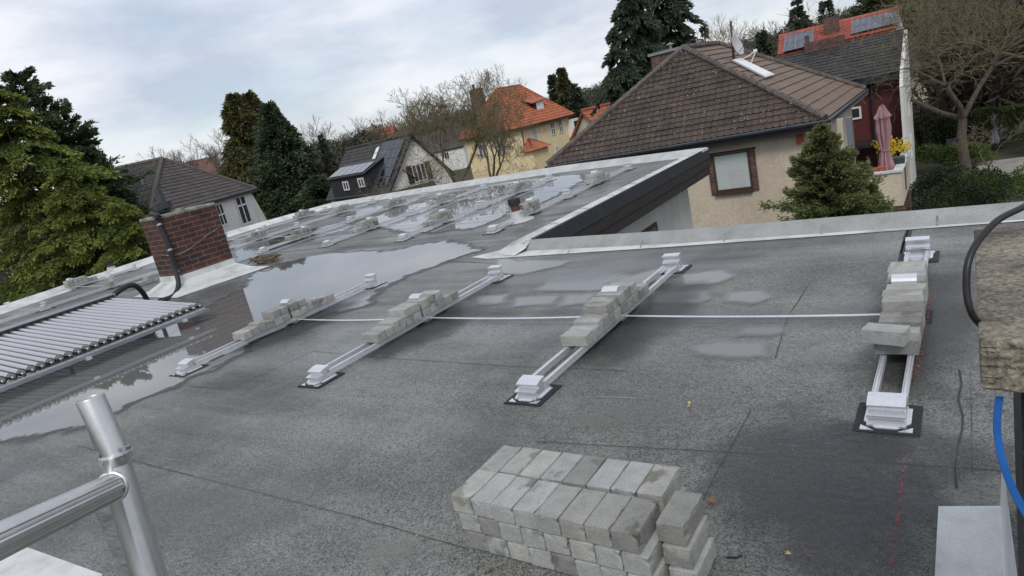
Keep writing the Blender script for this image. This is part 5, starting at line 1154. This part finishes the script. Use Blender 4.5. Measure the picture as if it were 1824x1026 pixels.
# bay with little roof on the front and oriel at the far corner
bq = onwall(yc[0], nR, 950, 290); bz = onwall(yc[0], nR, 962, 262).z
MB().extrude([bq-al*1.4+Vector((0, 0, -8)), bq+al*1.7+Vector((0, 0, -8)), bq+al*1.7+Vector((0, 0, bz-bq.z)), bq-al*1.4+Vector((0, 0, bz-bq.z))], nR*1.2).build('bay', M['yellow_w'], yh)
bt = Vector((bq.x, bq.y, bz)); apex = bt+Vector((0, 0, 1.3))
mb = MB(); f_ = [bt-al*1.8, bt-al*1.8+nR*1.6, bt+al*2.1+nR*1.6, bt+al*2.1]
for a, b in zip(f_[:-1], f_[1:]): mb.poly([a, b, apex+al*.3, apex-al*.3])
mb.build('bay_roof', M['tile_r'], yh)
oc = yc[1]; og = MB(); oz = yz-2.6
od = MB().extrude([oc+Vector((0, 0, oz-yz)), oc+al*.9+Vector((0, 0, oz-yz)), oc+al*.9+nR*.9+Vector((0, 0, oz-yz)), oc-al*.4+nR*.9+Vector((0, 0, oz-yz)), oc-al*.4+Vector((0, 0, oz-yz))], (0, 0, 2.1)).build('oriel', M['winw'], yh)
MB().extrude([oc+al*.8+nR*.93+Vector((0, 0, oz-yz+.6)), oc-al*.3+nR*.93+Vector((0, 0, oz-yz+.6)), oc-al*.3+nR*.93+Vector((0, 0, oz-yz+1.8)), oc+al*.8+nR*.93+Vector((0, 0, oz-yz+1.8))], nR*.02).build('pane', M['glass'], od)
MB().tube([yc[0]+nR*.1+Vector((0, 0, -.3)), yc[0]+nR*.1+Vector((0, 0, -7))], .07, 6).build('downpipe', M['brown_f'], yh)
yk = at(850, 172, d=80); MB().box(yk.x-.7, yk.x+.7, yk.y-.5, yk.y+.5, yz+1, yk.z+.9).box(yk.x-.35, yk.x-.1, yk.y-.1, yk.y+.1, yk.z+.9, yk.z+1.5).build('chimney', M['pipe_b'], yh)

# ------------------------------------------------------------------ other houses between the trees
def simple_house(px, py, d, ang, Lh, Wd, eh, rh_, wm, rm, lb, chim=False, wins=2):
    p = at(px, py, d=d); g = terr(p.x, p.y)
    t, P_, a, b = gable_house((p.x, p.y), (math.cos(R(ang)), math.sin(R(ang))), Lh, Wd, p.z-(rh_-eh), p.z, wm, rm, lb, base=min(g, p.z-5)-1, tw=.5)
    h, w = Lh/2, Wd/2; c = Vector((0, 0, 0))
    for s in (-1, 1):
        for k in range(wins):
            u = -h + Lh*(k+.5)/wins; q_ = P_(u, s*(w+.01), p.z-(rh_-eh)-1.3); window(t, q_, a, b*s, 1.0, 1.2, t=.1)
        window(t, P_(s*(h+.02), 0, p.z-(rh_-eh)-.2), b, a*s, 1.0, 1.2, t=.1)
    if chim: q_ = P_(h*.3, .4, p.z-.2); MB().box(q_.x-.4, q_.x+.4, q_.y-.3, q_.y+.3, q_.z-1, q_.z+1.2).build('chimney', M['brick_f'], t)
    return t
simple_house(562, 272, 150, 38, 22, 14, 0, 6.2, 'cream_w', 'tile_rb', 'house with a wide reddish brown roof behind the small spruce')
simple_house(548, 306, 112, -40, 11, 10, 0, 4.6, 'orange_w', 'tile_d', 'small ochre gabled house beside the tall dark conifer')
simple_house(668, 232, 150, 20, 9, 8, 0, 4, 'cream_w', 'tile_red', 'far cream house with a bright red roof above the black solar roof', True)
simple_house(612, 252, 135, 10, 16, 9, 0, 3.5, 'cream_w', 'tile_d', 'far long cream house with a grey roof left of the red roof')
simple_house(345, 287, 150, 60, 9, 8, 0, 4.2, 'cream_w', 'tile_rb', 'cream house with a pinkish roof behind the dark hip roof')
simple_house(190, 309, 90, 30, 8, 7, 0, 3.5, 'cream_w', 'tile_rb', 'house with a reddish roof left behind the dark hip roof')
simple_house(775, 236, 120, 10, 14, 8, 0, 3.0, 'white_w', 'tile_d', 'pale house half hidden behind the bare trees left of the yellow house')
simple_house(1097, 183, 62, 75, 9, 8, 0, 4.6, 'cream_w', 'tile_r', 'house with an orange roof between the conifers and the brown hip roof', True)
simple_house(1040, 190, 130, 15, 6, 6, 0, 4.0, 'white_w', 'tile_d', 'small far white gabled house right of the yellow house')
# pale houses behind the bare tree at right
simple_house(1750, 45, 61, 8, 15, 8, 0, 2.4, 'white_w', 'tile_d', 'large white house behind the bare tree near the top right corner', wins=4)
simple_house(1655, 112, 60, 80, 9, 6.0, 0, 3.0, 'cream_w', 'tile_rb', 'narrow cream house behind the white gable wall', wins=3)

# ------------------------------------------------------------------ garden at right
hd = MB()
gp_ = [at(1560, 330, d=30), at(1690, 330, d=30), at(1760, 300, d=30), at(1830, 285, d=31), at(1900, 262, d=34), at(1800, 262, d=40), at(1730, 272, d=40)]
tag(MB().poly([Vector((p.x, p.y, -5.86)) for p in [Vector((.3, 39, 0)), Vector((1.4, 38.2, 0)), Vector((3.6, 39, 0)), Vector((4, 43, 0)), Vector((.2, 43, 0))]]).build('patio', M['gravel'], None), 'pale gravel patio in the garden at right', 'patio', kind='structure')
def post(px, py, px2, py2, d, r, m, lb, g=None):
    a, b = at(px, py, d=d), at(px2, py2, d=d); b = Vector((a.x, a.y, b.z)); return tag(MB().tube([a, b], r, 8).build('post', M[m], None), lb, 'post', g)
for k, (px, py, w_) in enumerate(((1757, 332, 'leftmost'), (1765, 326, 'middle'), (1783, 333, 'rightmost'))): post(px, py, px, py+52, 30, .055, 'bluep', w_+' of the three bright blue posts in front of the right garden', 'blue garden posts')
ub_ = at(1773, 272, d=38); closed_parasol('parasol', (ub_.x, ub_.y, -5.85), 2.0, .2, 'bluegrey', 'closed blue grey parasol in the garden beside the bare tree', seed=3)
def bench(px, py, d, lb, rz):
    p = at(px, py, d=d); t = thing('garden_chair', (p.x, p.y, -5.85), lb, 'garden chair', 'dark chairs on the gravel patio', R(rz))
    def B(x0, x1, y0, y1, z0, z1, nm): 
        mb = MB().box(x0, x1, y0, y1, z0, z1); return mb.build(nm, M['cap_d'], t, local=False)
    B(-.3, .3, -.3, .3, .40, .46, 'seat'); B(-.3, .3, .26, .31, .46, 1.0, 'backrest')
    for sx in (-1, 1):
        for sy in (-1, 1): B(sx*.27-.02, sx*.27+.02, sy*.27-.02, sy*.27+.02, 0, .40, 'leg')
        B(sx*.3-.03, sx*.3+.03, -.3, .3, .62, .66, 'armrest')
bench(1700, 268, 38, 'dark garden chair left of the big bare tree trunk', 20); bench(1748, 264, 39, 'dark garden chair right of the big bare tree trunk', -30); bench(1790, 268, 38, 'dark garden chair right of the blue grey parasol', 10)
p = at(1722, 262, d=40); tt = thing('garden_table', (p.x+.6, p.y, -5.85), 'dark garden table on the gravel patio behind the tree trunk', 'garden table')
MB().box(p.x, p.x+1.4, p.y-.4, p.y+.4, -5.15, -5.10).build('tabletop', M['cap_d'], tt)
for sx in (.1, 1.3):
    for sy in (-.3, .3): MB().box(p.x+sx-.03, p.x+sx+.03, p.y+sy-.03, p.y+sy+.03, -5.85, -5.15).build('leg', M['cap_d'], tt)

# ------------------------------------------------------------------ vegetation
RN = np.random.default_rng(5)
def norm_(v): return v/np.maximum(np.linalg.norm(v, axis=-1, keepdims=True), 1e-9)
def leaves(name, P, D, L, Wd, tone, mat_, parent=None):
    """one diamond per leaf or spray: base P, direction D, length L, width Wd"""
    n = len(P); D = norm_(D); r = RN.normal(size=(n, 3)); S = norm_(np.cross(D, r)); U = np.cross(S, D)
    L = L[:, None]; Wd = Wd[:, None]
    v = np.stack([P, P+D*L*.5+S*Wd*.5+U*L*.06, P+D*L, P+D*L*.5-S*Wd*.5-U*L*.04], 1).reshape(-1, 3)
    q = np.arange(n*4).reshape(n, 4)
    if parent is not None: v = v-np.array(parent.location)
    return raw_mesh(name, v, q, mat_, np.repeat(np.clip(tone, 0, 1), 4), parent)
def tubes(name, A, B, ra, rb, mat_, parent=None, k=4):
    A, B = np.array(A), np.array(B); ra, rb = np.array(ra)[:, None], np.array(rb)[:, None]; D = norm_(B-A)
    ref = np.where(np.abs(D[:, 2:3]) > .9, np.array([[1., 0, 0]]), np.array([[0, 0, 1.]])); S = norm_(np.cross(D, ref)); U = np.cross(S, D)
    rings = []
    for P, r in ((A, ra), (B, rb)):
        for j in range(k):
            a = 2*math.pi*j/k; rings.append(P+(S*math.cos(a)+U*math.sin(a))*r)
    V = np.stack(rings, 1).reshape(-1, 3); n = len(A); base = (np.arange(n)*2*k)[:, None]; q = []
    for j in range(k): q.append(base+np.array([[j, (j+1) % k, k+(j+1) % k, k+j]]))
    if parent is not None: V = V-np.array(parent.location)
    return raw_mesh(name, V, np.concatenate(q), mat_, None, parent, smooth=True)
def conifer(px, base_z, top_py, d, Rr, lb, leaf='dark', n_br=260, per=60, droop=.25, ll=.28, lw=.10, power=.8, name='conifer', wob=.25, low=.06, up=.0, tipb=.5, top_px=None, col_=False, cat='tree', jit=.16, seed=1, layers=0):
    rng = np.random.default_rng(seed)
    tp = at(px, top_py, d=d); bx, by = tp.x, tp.y; H = tp.z-base_z
    t = thing(name, (bx, by, base_z), lb, cat)
    h = low + (1-low)*rng.random(n_br)**(.85); h = np.sort(h)
    if layers: K = H/layers; h = np.clip((np.floor(h*K)+.5+rng.normal(0, .11, n_br))/K, low*.5, .995)
    az = (np.arange(n_br)*2.399963 + rng.normal(0, .5, n_br))
    rad = Rr*np.clip(1-h, 0, 1)**power
    if col_: rad = Rr*np.clip(1-h**2.6, 0, 1)**.8*(.85+.15*np.sin(h*7))
    rad = (rad+.04*Rr)*(1+rng.normal(0, wob, n_br)).clip(.4, 1.7)*(1+.13*np.sin(h*23+seed)+.10*np.sin(az*2+h*11))
    Pl, Dl, Tl, Ls = [], [], [], []; A, B = [], []; ra, rb = [], []
    for i in range(n_br):
        c, s = math.cos(az[i]), math.sin(az[i]); R_ = rad[i]; z0 = h[i]*H
        f = rng.random(per)**.62; f = np.clip(f, .08, 1.02)
        side = rng.normal(0, 1, per)*R_*.13*(1.15-f*.8)
        z = z0 - droop*R_*f**1.7 + up*R_*f + rng.normal(0, jit, per)*min(1, R_)*.6
        x = bx+c*R_*f - s*side; y = by+s*R_*f + c*side
        Pl.append(np.stack([x, y, base_z+z], 1))
        dd = np.stack([c-s*side/R_*1.6, s+c*side/R_*1.6, np.full(per, -droop*1.1+up)], 1)+rng.normal(0, .38, (per, 3))
        Dl.append(dd); Ls.append(rng.uniform(.65, 1.25, per))
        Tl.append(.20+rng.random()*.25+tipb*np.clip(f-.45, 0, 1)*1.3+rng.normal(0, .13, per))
        A.append((bx, by, base_z+z0)); B.append((bx+c*R_*.8, by+s*R_*.8, base_z+z0-droop*R_*.6+up*R_*.8)); ra.append(.02+R_*.012); rb.append(.006)
    P = np.concatenate(Pl); Ls = np.concatenate(Ls)
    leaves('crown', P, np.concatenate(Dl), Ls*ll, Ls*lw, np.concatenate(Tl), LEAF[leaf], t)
    seg = 8; zs = np.linspace(0, H*.97, seg+1); rr = .022*H*(1-zs/H)+.02
    A += [(bx, by, base_z+z) for z in zs[:-1]]; B += [(bx, by, base_z+z) for z in zs[1:]]; ra += list(rr[:-1]); rb += list(rr[1:])
    tubes('trunk', A, B, ra, rb, M['bark'], t, 6)
    return t
def bare_tree(base, H, spread, lb, seed, mat_='bark', twig_='twig', levels=6, r0=.25, lean=(0, 0), nchild=(2, 3), name='bare_tree', start_h=.28, ratio=.76, twigs=True, twr=.006, upb=.22, ang=.55, cat='tree', lastn=3):
    rng = random.Random(seed); base = Vector(base); t = thing(name, base, lb, cat)
    big, small = ([], [], [], []), ([], [], [], [])
    def seg(a, b, r_a, r_b):
        l = big if r_a > .022 else small; l[0].append(tuple(a)); l[1].append(tuple(b)); l[2].append(r_a); l[3].append(r_b)
    def grow(p, d, L, r, lev):
        n = 3 if lev < 4 else 2
        for k in range(n):
            d2 = (d+Vector((rng.gauss(0, .13), rng.gauss(0, .13), rng.gauss(0, .10)+.04*upb))).normalized()
            q = p+d2*L/n; r2 = r*(1-.22/n*1.2); seg(p, q, r, r2)
            if lev >= 2 and k < n-1 and lev < levels:
                sd_ = d2.orthogonal().normalized(); sd_.rotate(Matrix.Rotation(rng.uniform(0, 6.28), 3, d2))
                grow(q, (d2+sd_*rng.uniform(.7, 1.3)+Vector((0, 0, upb*.5))).normalized(), L*rng.uniform(.45, .7), r2*.45, lev+1+(1 if lev < levels-2 else 0))
            p, d, r = q, d2, r2
        if lev >= levels: return
        m = rng.randint(*nchild) if lev < levels-1 else lastn; a0 = rng.uniform(0, 6.28)
        for k in range(m):
            s_ = d.orthogonal().normalized(); s_.rotate(Matrix.Rotation(a0+k*6.28/m+rng.uniform(-.5, .5), 3, d))
            nd = (d*(1-.1*rng.random())+s_*math.tan(ang*rng.uniform(.6, 1.35))+Vector((0, 0, upb))).normalized()
            grow(p, nd, L*ratio*rng.uniform(.78, 1.15), max(r*(.72 if m == 2 else .60), .004), lev+1)
    grow(base, Vector((lean[0], lean[1], 1)).normalized(), H*start_h, r0, 0)
    allz = max(q[2] for l in (big, small) for q in l[1]) if small[1] else base.z+H
    sc_ = H/(allz-base.z); sx = sc_*spread
    def tr(l): 
        A = np.array(l); A = (A-np.array(base))*np.array([sx, sx, sc_])+np.array(base); return A
    if big[0]: tubes('trunk', tr(big[0]), tr(big[1]), big[2], big[3], M[mat_], t, 6)
    if small[0]: tubes('twigs', tr(small[0]), tr(small[1]), np.maximum(np.array(small[2])*.8, twr), np.maximum(np.array(small[3])*.75, twr*.8), M[twig_], t, 3)
    return t
def shrub(px, py, d, w, h, dp_, lb, leaf='hedge', n=5000, ls=.07, z0=None, name='shrub', box=False, lumps=9, seed=1, cat='shrub', world=None, rz=0):
    rng = np.random.default_rng(seed)
    c = at(px, py, d=d) if world is None else Vector(world); zb = z0 if z0 is not None else c.z-h
    t = thing(name, (c.x, c.y, zb), lb, cat)
    if box:
        u = rng.random((n, 3)); f = rng.integers(0, 5, n); P = u.copy()
        P[f == 0, 0] = 0; P[f == 1, 0] = 1; P[f == 2, 1] = 0; P[f == 3, 1] = 1; P[f == 4, 2] = 1
        P = P*[w, dp_, h]-[w/2, dp_/2, 0]; N_ = np.zeros((n, 3)); N_[f == 0, 0] = -1; N_[f == 1, 0] = 1; N_[f == 2, 1] = -1; N_[f == 3, 1] = 1; N_[f == 4, 2] = 1
        ph = np.sin(P[:, 0]*2.3+1)*.5+np.sin(P[:, 0]*5.1)*.3; P[:, 2] += ph*.1*(P[:, 2]/h); P += rng.normal(0, .05, P.shape)
        if rz: ca, sa = math.cos(rz), math.sin(rz); P[:, :2] = P[:, :2]@np.array([[ca, sa], [-sa, ca]])
    else:
        cs = rng.normal(0, .33, (lumps, 3))*[w/2, dp_/2, h/3]+[0, 0, h*.52]; rs = rng.uniform(.30, .5, lumps)
        k = rng.integers(0, lumps, n); N_ = norm_(rng.normal(size=(n, 3))); P = cs[k]+N_*rs[k][:, None]*[w/2*1.1, dp_/2*1.1, h*.5]*rng.uniform(.75, 1.05, (n, 1)); P[:, 2] = np.maximum(P[:, 2], .02)
    P = P+[c.x, c.y, zb]; tone = rng.normal(.42, .2, n)+.18*np.sin(P[:, 0]*4+P[:, 2]*5)+.1*np.sin(P[:, 1]*6)
    leaves('foliage', P, N_+rng.normal(0, .6, (n, 3))+[0, 0, .25], rng.uniform(.7, 1.4, n)*ls, rng.uniform(.7, 1.3, n)*ls*.6, tone, LEAF[leaf], t)
    b0 = Vector((c.x, c.y, zb)); A = [b0]*6; B = [b0+Vector((rng.normal(0, w*.15), rng.normal(0, dp_*.15), h*.6)) for _ in range(6)]
    tubes('stem', A, B, [.03]*6, [.01]*6, M['bark'], t, 4)
    return t
# left edge conifers
GZ = -6.0
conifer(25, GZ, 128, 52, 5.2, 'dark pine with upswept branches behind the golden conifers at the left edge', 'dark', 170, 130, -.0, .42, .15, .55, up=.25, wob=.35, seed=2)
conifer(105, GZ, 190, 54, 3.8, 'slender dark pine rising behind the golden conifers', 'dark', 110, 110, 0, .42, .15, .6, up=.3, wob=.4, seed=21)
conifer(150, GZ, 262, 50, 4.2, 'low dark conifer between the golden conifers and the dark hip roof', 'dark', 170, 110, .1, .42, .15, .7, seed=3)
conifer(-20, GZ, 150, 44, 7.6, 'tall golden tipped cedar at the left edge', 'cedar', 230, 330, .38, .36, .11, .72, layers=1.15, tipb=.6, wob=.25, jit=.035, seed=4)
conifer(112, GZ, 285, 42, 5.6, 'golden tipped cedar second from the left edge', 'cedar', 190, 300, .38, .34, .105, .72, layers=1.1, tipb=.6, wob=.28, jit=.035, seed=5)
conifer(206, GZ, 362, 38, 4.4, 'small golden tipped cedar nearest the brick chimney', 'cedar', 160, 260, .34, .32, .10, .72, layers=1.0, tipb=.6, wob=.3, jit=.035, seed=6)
# tall pair in the middle left
conifer(414, GZ, 168, 104, 5.0, 'tall bronze green cypress, left one of the tall pair', 'brown', 420, 120, .4, .85, .22, .6, col_=True, wob=.22, tipb=.5, jit=.55, seed=7)
conifer(440, GZ, 166, 106, 4.8, 'slimmer bronze green cypress between the tall pair', 'brown', 300, 110, .4, .85, .22, .6, col_=True, wob=.25, tipb=.5, jit=.5, seed=71)
conifer(420, GZ, 262, 98, 7.6, 'broad rusty brown conifer below the tall pair', 'brown', 340, 120, .8, .8, .2, .55, wob=.3, tipb=.7, seed=8)
conifer(476, GZ, 188, 96, 5.4, 'tall deep green ivy clad conifer, right one of the tall pair', 'blueg', 520, 140, .2, .66, .27, .64, wob=.16, tipb=.4, jit=.6, seed=9)
conifer(570, GZ, 238, 100, 2.0, 'small slim spruce in front of the reddish brown roof', 'spruce', 130, 60, .3, .4, .14, .9, seed=10)
conifer(562, GZ, 316, 88, 4.0, 'bushy green conifer in front of the ochre house', 'blueg', 190, 100, .1, .5, .2, .7, up=.2, seed=11)
shrub(618, 342, 46, 5.5, 3.0, 2.5, 'olive brown hedge below the black dormer', 'olive', 5000, .16, seed=3, z0=-5.5, world=tuple(at(618, 345, d=46)))
shrub(500, 372, 40, 4.0, 3, 2.5, 'olive bush at the foot of the tall deep green conifer', 'olive', 3500, .15, seed=4, z0=-5.5, world=tuple(at(515, 376, d=38)))
# spruces beside the brown roof
conifer(1116, GZ, -40, 47, 4.6, 'tall dark spruce left of the brown roof, left of two', 'spruce', 330, 170, .7, .40, .11, .75, wob=.24, tipb=.35, jit=.05, layers=.9, seed=12)
conifer(1176, GZ, -70, 50, 5.0, 'tall dark spruce behind the roof chimney, right of two', 'spruce', 330, 170, .7, .40, .11, .75, wob=.24, tipb=.35, jit=.05, layers=.9, seed=13)
conifer(1090, GZ, 55, 45, 3.0, 'shorter spruce in front of the two tall spruces', 'spruce', 180, 120, .7, .36, .11, .8, wob=.24, jit=.05, layers=1.1, seed=14)
conifer(999, GZ, 122, 86, 3.0, 'yellowish green spruce right of the yellow house', 'brown', 200, 80, .3, .5, .17, .85, seed=15)
conifer(982, GZ, 134, 88, 2.6, 'dark spruce touching the yellow house, leftmost of its group', 'spruce', 170, 70, .3, .5, .17, .85, seed=16)
conifer(1022, GZ, 150, 84, 2.6, 'dark spruce behind the oriel of the yellow house', 'spruce', 170, 70, .3, .5, .17, .8, seed=17)
conifer(1252, GZ, 40, 80, 1.2, 'thin distant spruce behind the brown ridge', 'spruce', 90, 40, .3, .5, .16, .9, seed=18)
conifer(1355, GZ, 55, 70, 2.6, 'small dark spruce between the dish and the red roof', 'spruce', 130, 70, .35, .5, .16, .8, seed=19)
conifer(1418, GZ, 0, 66, 2.4, 'distant spruce above the red roof, left of two', 'spruce', 130, 70, .35, .5, .16, .8, seed=20)
conifer(1470, GZ, 2, 70, 3.0, 'distant spruce above the red roof, right of two', 'spruce', 150, 70, .35, .5, .16, .8, seed=22)
conifer(1560, GZ, -25, 66, 4.0, 'dark pine behind the red ridge near the white gable', 'dark', 170, 90, 0, .5, .2, .5, up=.2, wob=.35, seed=23)
conifer(1690, GZ, -70, 90, 5.5, 'large dark pine behind the bare tree top', 'pine', 200, 90, 0, .7, .3, .5, up=.2, wob=.35, seed=24)
# thuja in front of the beige wall
conifer(1462, GZ+.6, 226, 15.2, 1.55, 'bright green thuja in front of the beige house wall', 'thuja', 340, 330, .05, .085, .036, .80, wob=.34, tipb=.75, jit=.10, up=.35, seed=25, low=.3)
conifer(1548, GZ+.6, 332, 15.6, .60, 'small green thuja shoot right of the bright thuja', 'thuja', 130, 120, .10, .13, .055, .6, wob=.3, tipb=.45, up=.3, seed=26, low=.3)
# bare trees
def bt(px, py_top, d, lb, **k):
    p = at(px, py_top, d=d); g = GZ
    return bare_tree((p.x, p.y, g), p.z-g, k.pop('spread', 1.0), lb, **k)
bt(752, 136, 50, 'spreading bare tree in front of the yellow house, left of two', seed=31, levels=8, r0=.24, spread=1.15, mat_='bark_g', twig_='twig_g', twr=.012, upb=.2, ang=.6)
bt(822, 128, 50, 'bare tree with mossy twigs in front of the yellow house, right of two', seed=32, levels=8, r0=.24, spread=.75, mat_='bark_g', twig_='twig_g', twr=.011, upb=.2, ang=.6)
bt(745, 235, 42, 'low bare tree before the white gable wall', seed=33, levels=6, r0=.15, spread=1.3, mat_='bark_g', twig_='twig_g', twr=.010, upb=.12, ang=.7)
bt(745, 160, 95, 'rounded bare tree behind the black roofed house', seed=34, levels=6, r0=.25, spread=.9, twr=.025)
p = at(1722, 285, d=33)
bare_tree((p.x+.0, p.y, GZ), 12.5, 1.25, 'big old bare tree with lichened limbs in the right garden', seed=47, levels=7, r0=.29, mat_='bark', twig_='twig_g', twr=.008, upb=.08, ang=.75, start_h=.17, ratio=.80)
bare_tree((p.x+5.0, p.y+4, GZ), 13, 1.2, 'second bare tree at the right edge behind the big old one', seed=48, levels=7, r0=.22, mat_='bark_g', twig_='twig_g', twr=.012, upb=.1, ang=.7)
bare_tree((p.x-2.4, p.y+14, GZ), 12, 1.1, 'slender bare tree between the white gable and the big old tree', seed=49, levels=6, r0=.18, mat_='bark_g', twig_='twig_g', twr=.013, upb=.15)
bare_tree((p.x+1.0, p.y-3, GZ), 3.4, 1.5, 'low tangled bare shrub at the foot of the big old tree', seed=50, levels=5, r0=.06, mat_='bark_g', twig_='twig_g', twr=.008, name='bare_shrub', cat='shrub')
for i, (px, pt_, d, lb) in enumerate(((1240, 30, 75, 'thin bare birch left of the antenna mast, behind the brown ridge'), (1325, 22, 80, 'bare birch right of the antenna mast'), (1400, -10, 78, 'tall bare birch above the red roof'), (365, 228, 120, 'rounded bare tree above the pinkish roof'), (275, 258, 125, 'bare tree above the dark hip roof ridge'), (630, 205, 130, 'bare tree rising from the woodland behind the solar roof'),
                                      (322, 240, 118, 'bare tree left of the rounded one above the dark hip roof'), (545, 205, 120, 'bare tree right of the tall deep green conifer'))):
    bt(px, pt_, d, lb, seed=60+i, levels=6, r0=.2, twr=.022 if d > 100 else .014, spread=.95, upb=.3)
# hedges and shrubs in the right garden and below the terrace
shrub(0, 0, 0, 11, 2.0, 1.4, 'clipped green hedge across the back of the right garden', 'hedge', 14000, .12, box=True, world=(3.0, 48.5, -5.6), z0=-5.9, name='hedge', cat='hedge')
shrub(0, 0, 0, 3.2, 2.3, 2.5, 'round dark shrub right of the terrace', 'hedged', 8000, .09, world=(-.9, 33, -5), z0=-6, seed=5)
shrub(0, 0, 0, 3.4, 3.2, 3.0, 'dense dark green bush directly right of the terrace wall', 'hedged', 10000, .08, world=(-.35, 26.5, -5), z0=-6.2, seed=6)
shrub(0, 0, 0, 3.0, 2.2, 2.6, 'light green leafy shrub left of the blue posts', 'hedge', 6000, .08, world=(.5, 32.5, -5), z0=-6, seed=7)
shrub(0, 0, 0, 3.2, 2.5, 3.0, 'rounded bright green shrub at the right edge', 'hedge', 8000, .08, world=(2.45, 30.5, -5), z0=-6, seed=8)
shrub(0, 0, 0, 2.6, 1.9, 2.6, 'lower round green shrub at the right edge beside the blue posts', 'hedge', 6000, .08, world=(1.9, 26.5, -5), z0=-6, seed=9)
shrub(0, 0, 0, 9, 2.6, 2.4, 'long dark shrub bank below the large white house', 'olive', 9000, .18, world=(5.5, 55.5, -5), z0=-5.9, seed=17, lumps=14)
shrub(0, 0, 0, 4, 3.0, 2.4, 'dark bush between the white gable and the cream house', 'hedged', 7000, .14, world=(-1.2, 47, -5), z0=-6, seed=18)
shrub(0, 0, 0, 4.5, 1.6, 2.0, 'low leafy shrub on the lawn left of the big bare tree', 'hedge', 7000, .11, world=(-.6, 42.5, -5), z0=-6, seed=14)
shrub(0, 0, 0, 5, 2.2, 2.4, 'dark shrub on the lawn behind the gravel patio', 'hedged', 8000, .12, world=(4.6, 44.8, -5), z0=-6, seed=15)
shrub(0, 0, 0, 3.4, 1.5, 2.0, 'bright low shrub right in front of the gravel patio', 'hedge', 7000, .09, world=(3.1, 35.5, -5), z0=-6, seed=16)
shrub(0, 0, 0, 5, 2.6, 2.0, 'dark evergreen mass beyond the garden hedge', 'hedged', 7000, .16, world=(5.5, 53, -5), z0=-5.8, seed=10)
# woodland bands: individual crowns merged, far away
def woodland(name, lb, spots, leaf, kind_):
    Ps, Ds, Ls, Ws, Ts = [], [], [], [], []
    for x, y, H, w, seed in spots:
        if clear_view(x, y): continue
        g = terr(x, y); n = int(1000 if kind_ == 'bare' else 650)
        if kind_ == 'bare':
            cs = RN.normal(0, 1, (9, 3))*[w*.28, w*.28, H*.15]+[0, 0, H*.64]; k = RN.integers(0, 9, n)
            P = cs[k]+RN.normal(0, 1, (n, 3))*[w*.15, w*.15, H*.10]; D = P-np.array([0, 0, H*.3])+RN.normal(0, 2.6, (n, 3)); L = RN.uniform(.6, 1.7, n); Wd = np.full(n, .07)+RN.random(n)*.07
            tr_ = RN.random((26, 3))*[w*.5, w*.5, H*.25]-[w*.25, w*.25, 0]; P = np.concatenate([P, tr_]); D = np.concatenate([D, np.tile([[0, 0, 1.]], (26, 1))+RN.normal(0, .12, (26, 3))]); L = np.concatenate([L, np.full(26, H*.6)]); Wd = np.concatenate([Wd, np.full(26, .28)])
            T = RN.normal(.35+RN.normal(0, .12), .18, len(P))
        else:
            m = 10; cs = RN.normal(0, 1, (m, 3))*[w*.26, w*.26, H*.13]+[0, 0, H*.72]; k = RN.integers(0, m, n); N_ = norm_(RN.normal(size=(n, 3)))
            P = cs[k]+N_*[w*.18, w*.18, H*.065]; D = N_+RN.normal(0, .5, (n, 3)); L = RN.uniform(.35, .8, n); Wd = L*.5
            P = np.concatenate([P, RN.random((6, 3))*[.5, .5, H*.1]]); D = np.concatenate([D, np.tile([[0, 0, 1.]], (6, 1))+RN.normal(0, .05, (6, 3))]); L = np.concatenate([L, np.full(6, H*.7)]); Wd = np.concatenate([Wd, np.full(6, .5)])
            T = RN.normal(.4+RN.normal(0, .15), .2, len(P))
        Ps.append(P+[x, y, g]); Ds.append(D); Ls.append(L); Ws.append(Wd); Ts.append(T)
    o = leaves(name, np.concatenate(Ps), np.concatenate(Ds), np.concatenate(Ls), np.concatenate(Ws), np.concatenate(Ts), LEAF[leaf])
    tag(o, lb, 'woodland', kind='stuff')
sb_, sp_2 = [], []
def clear_view(x, y): return 2.5 < x < 11 and 49 < y < 64; rnd = random.Random(9)
for ring_, (d0_, n_) in enumerate(((112, 60), (140, 75), (175, 85), (215, 90), (270, 80))):
    for k in range(n_):
        a = R(-80+ 92*(k+rnd.random())/n_); d_ = d0_*rnd.uniform(.93, 1.12)
        if ring_ == 0 and -.75 < a < -.42: continue
        x, y = d_*math.sin(a), d_*math.cos(a); H = rnd.uniform(7.5, 11.5)*(1 if ring_ else .8)*(1 if a < -.62 or a > -.05 else .58)
        (sb_ if rnd.random() < .68 else sp_2).append((x, y, H, rnd.uniform(7, 12), k))
for k in range(26):
    x = rnd.uniform(-1.0, 22); y = rnd.uniform(50.5, 58); (sb_ if rnd.random() < .8 else sp_2).append((x, y, rnd.uniform(5.5, 9.5), rnd.uniform(4, 6), k))
for k in range(60):                                    # slope behind the right-hand gardens
    x = rnd.uniform(0, 34); y = rnd.uniform(64, 104); (sb_ if rnd.random() < .75 else sp_2).append((x, y, rnd.uniform(9, 13), rnd.uniform(6, 9), k))
for k in range(18):
    x = rnd.uniform(-40, 0); y = rnd.uniform(84, 110); (sb_ if rnd.random() < .6 else sp_2).append((x, y, rnd.uniform(4.5, 6.5), rnd.uniform(6, 9), k))
woodland('woodland', 'brown leafless woodland on the slopes behind the houses', sb_, 'wood', 'bare')
woodland('pine_woodland', 'dark pines scattered through the far woodland', sp_2, 'pine', 'pine')
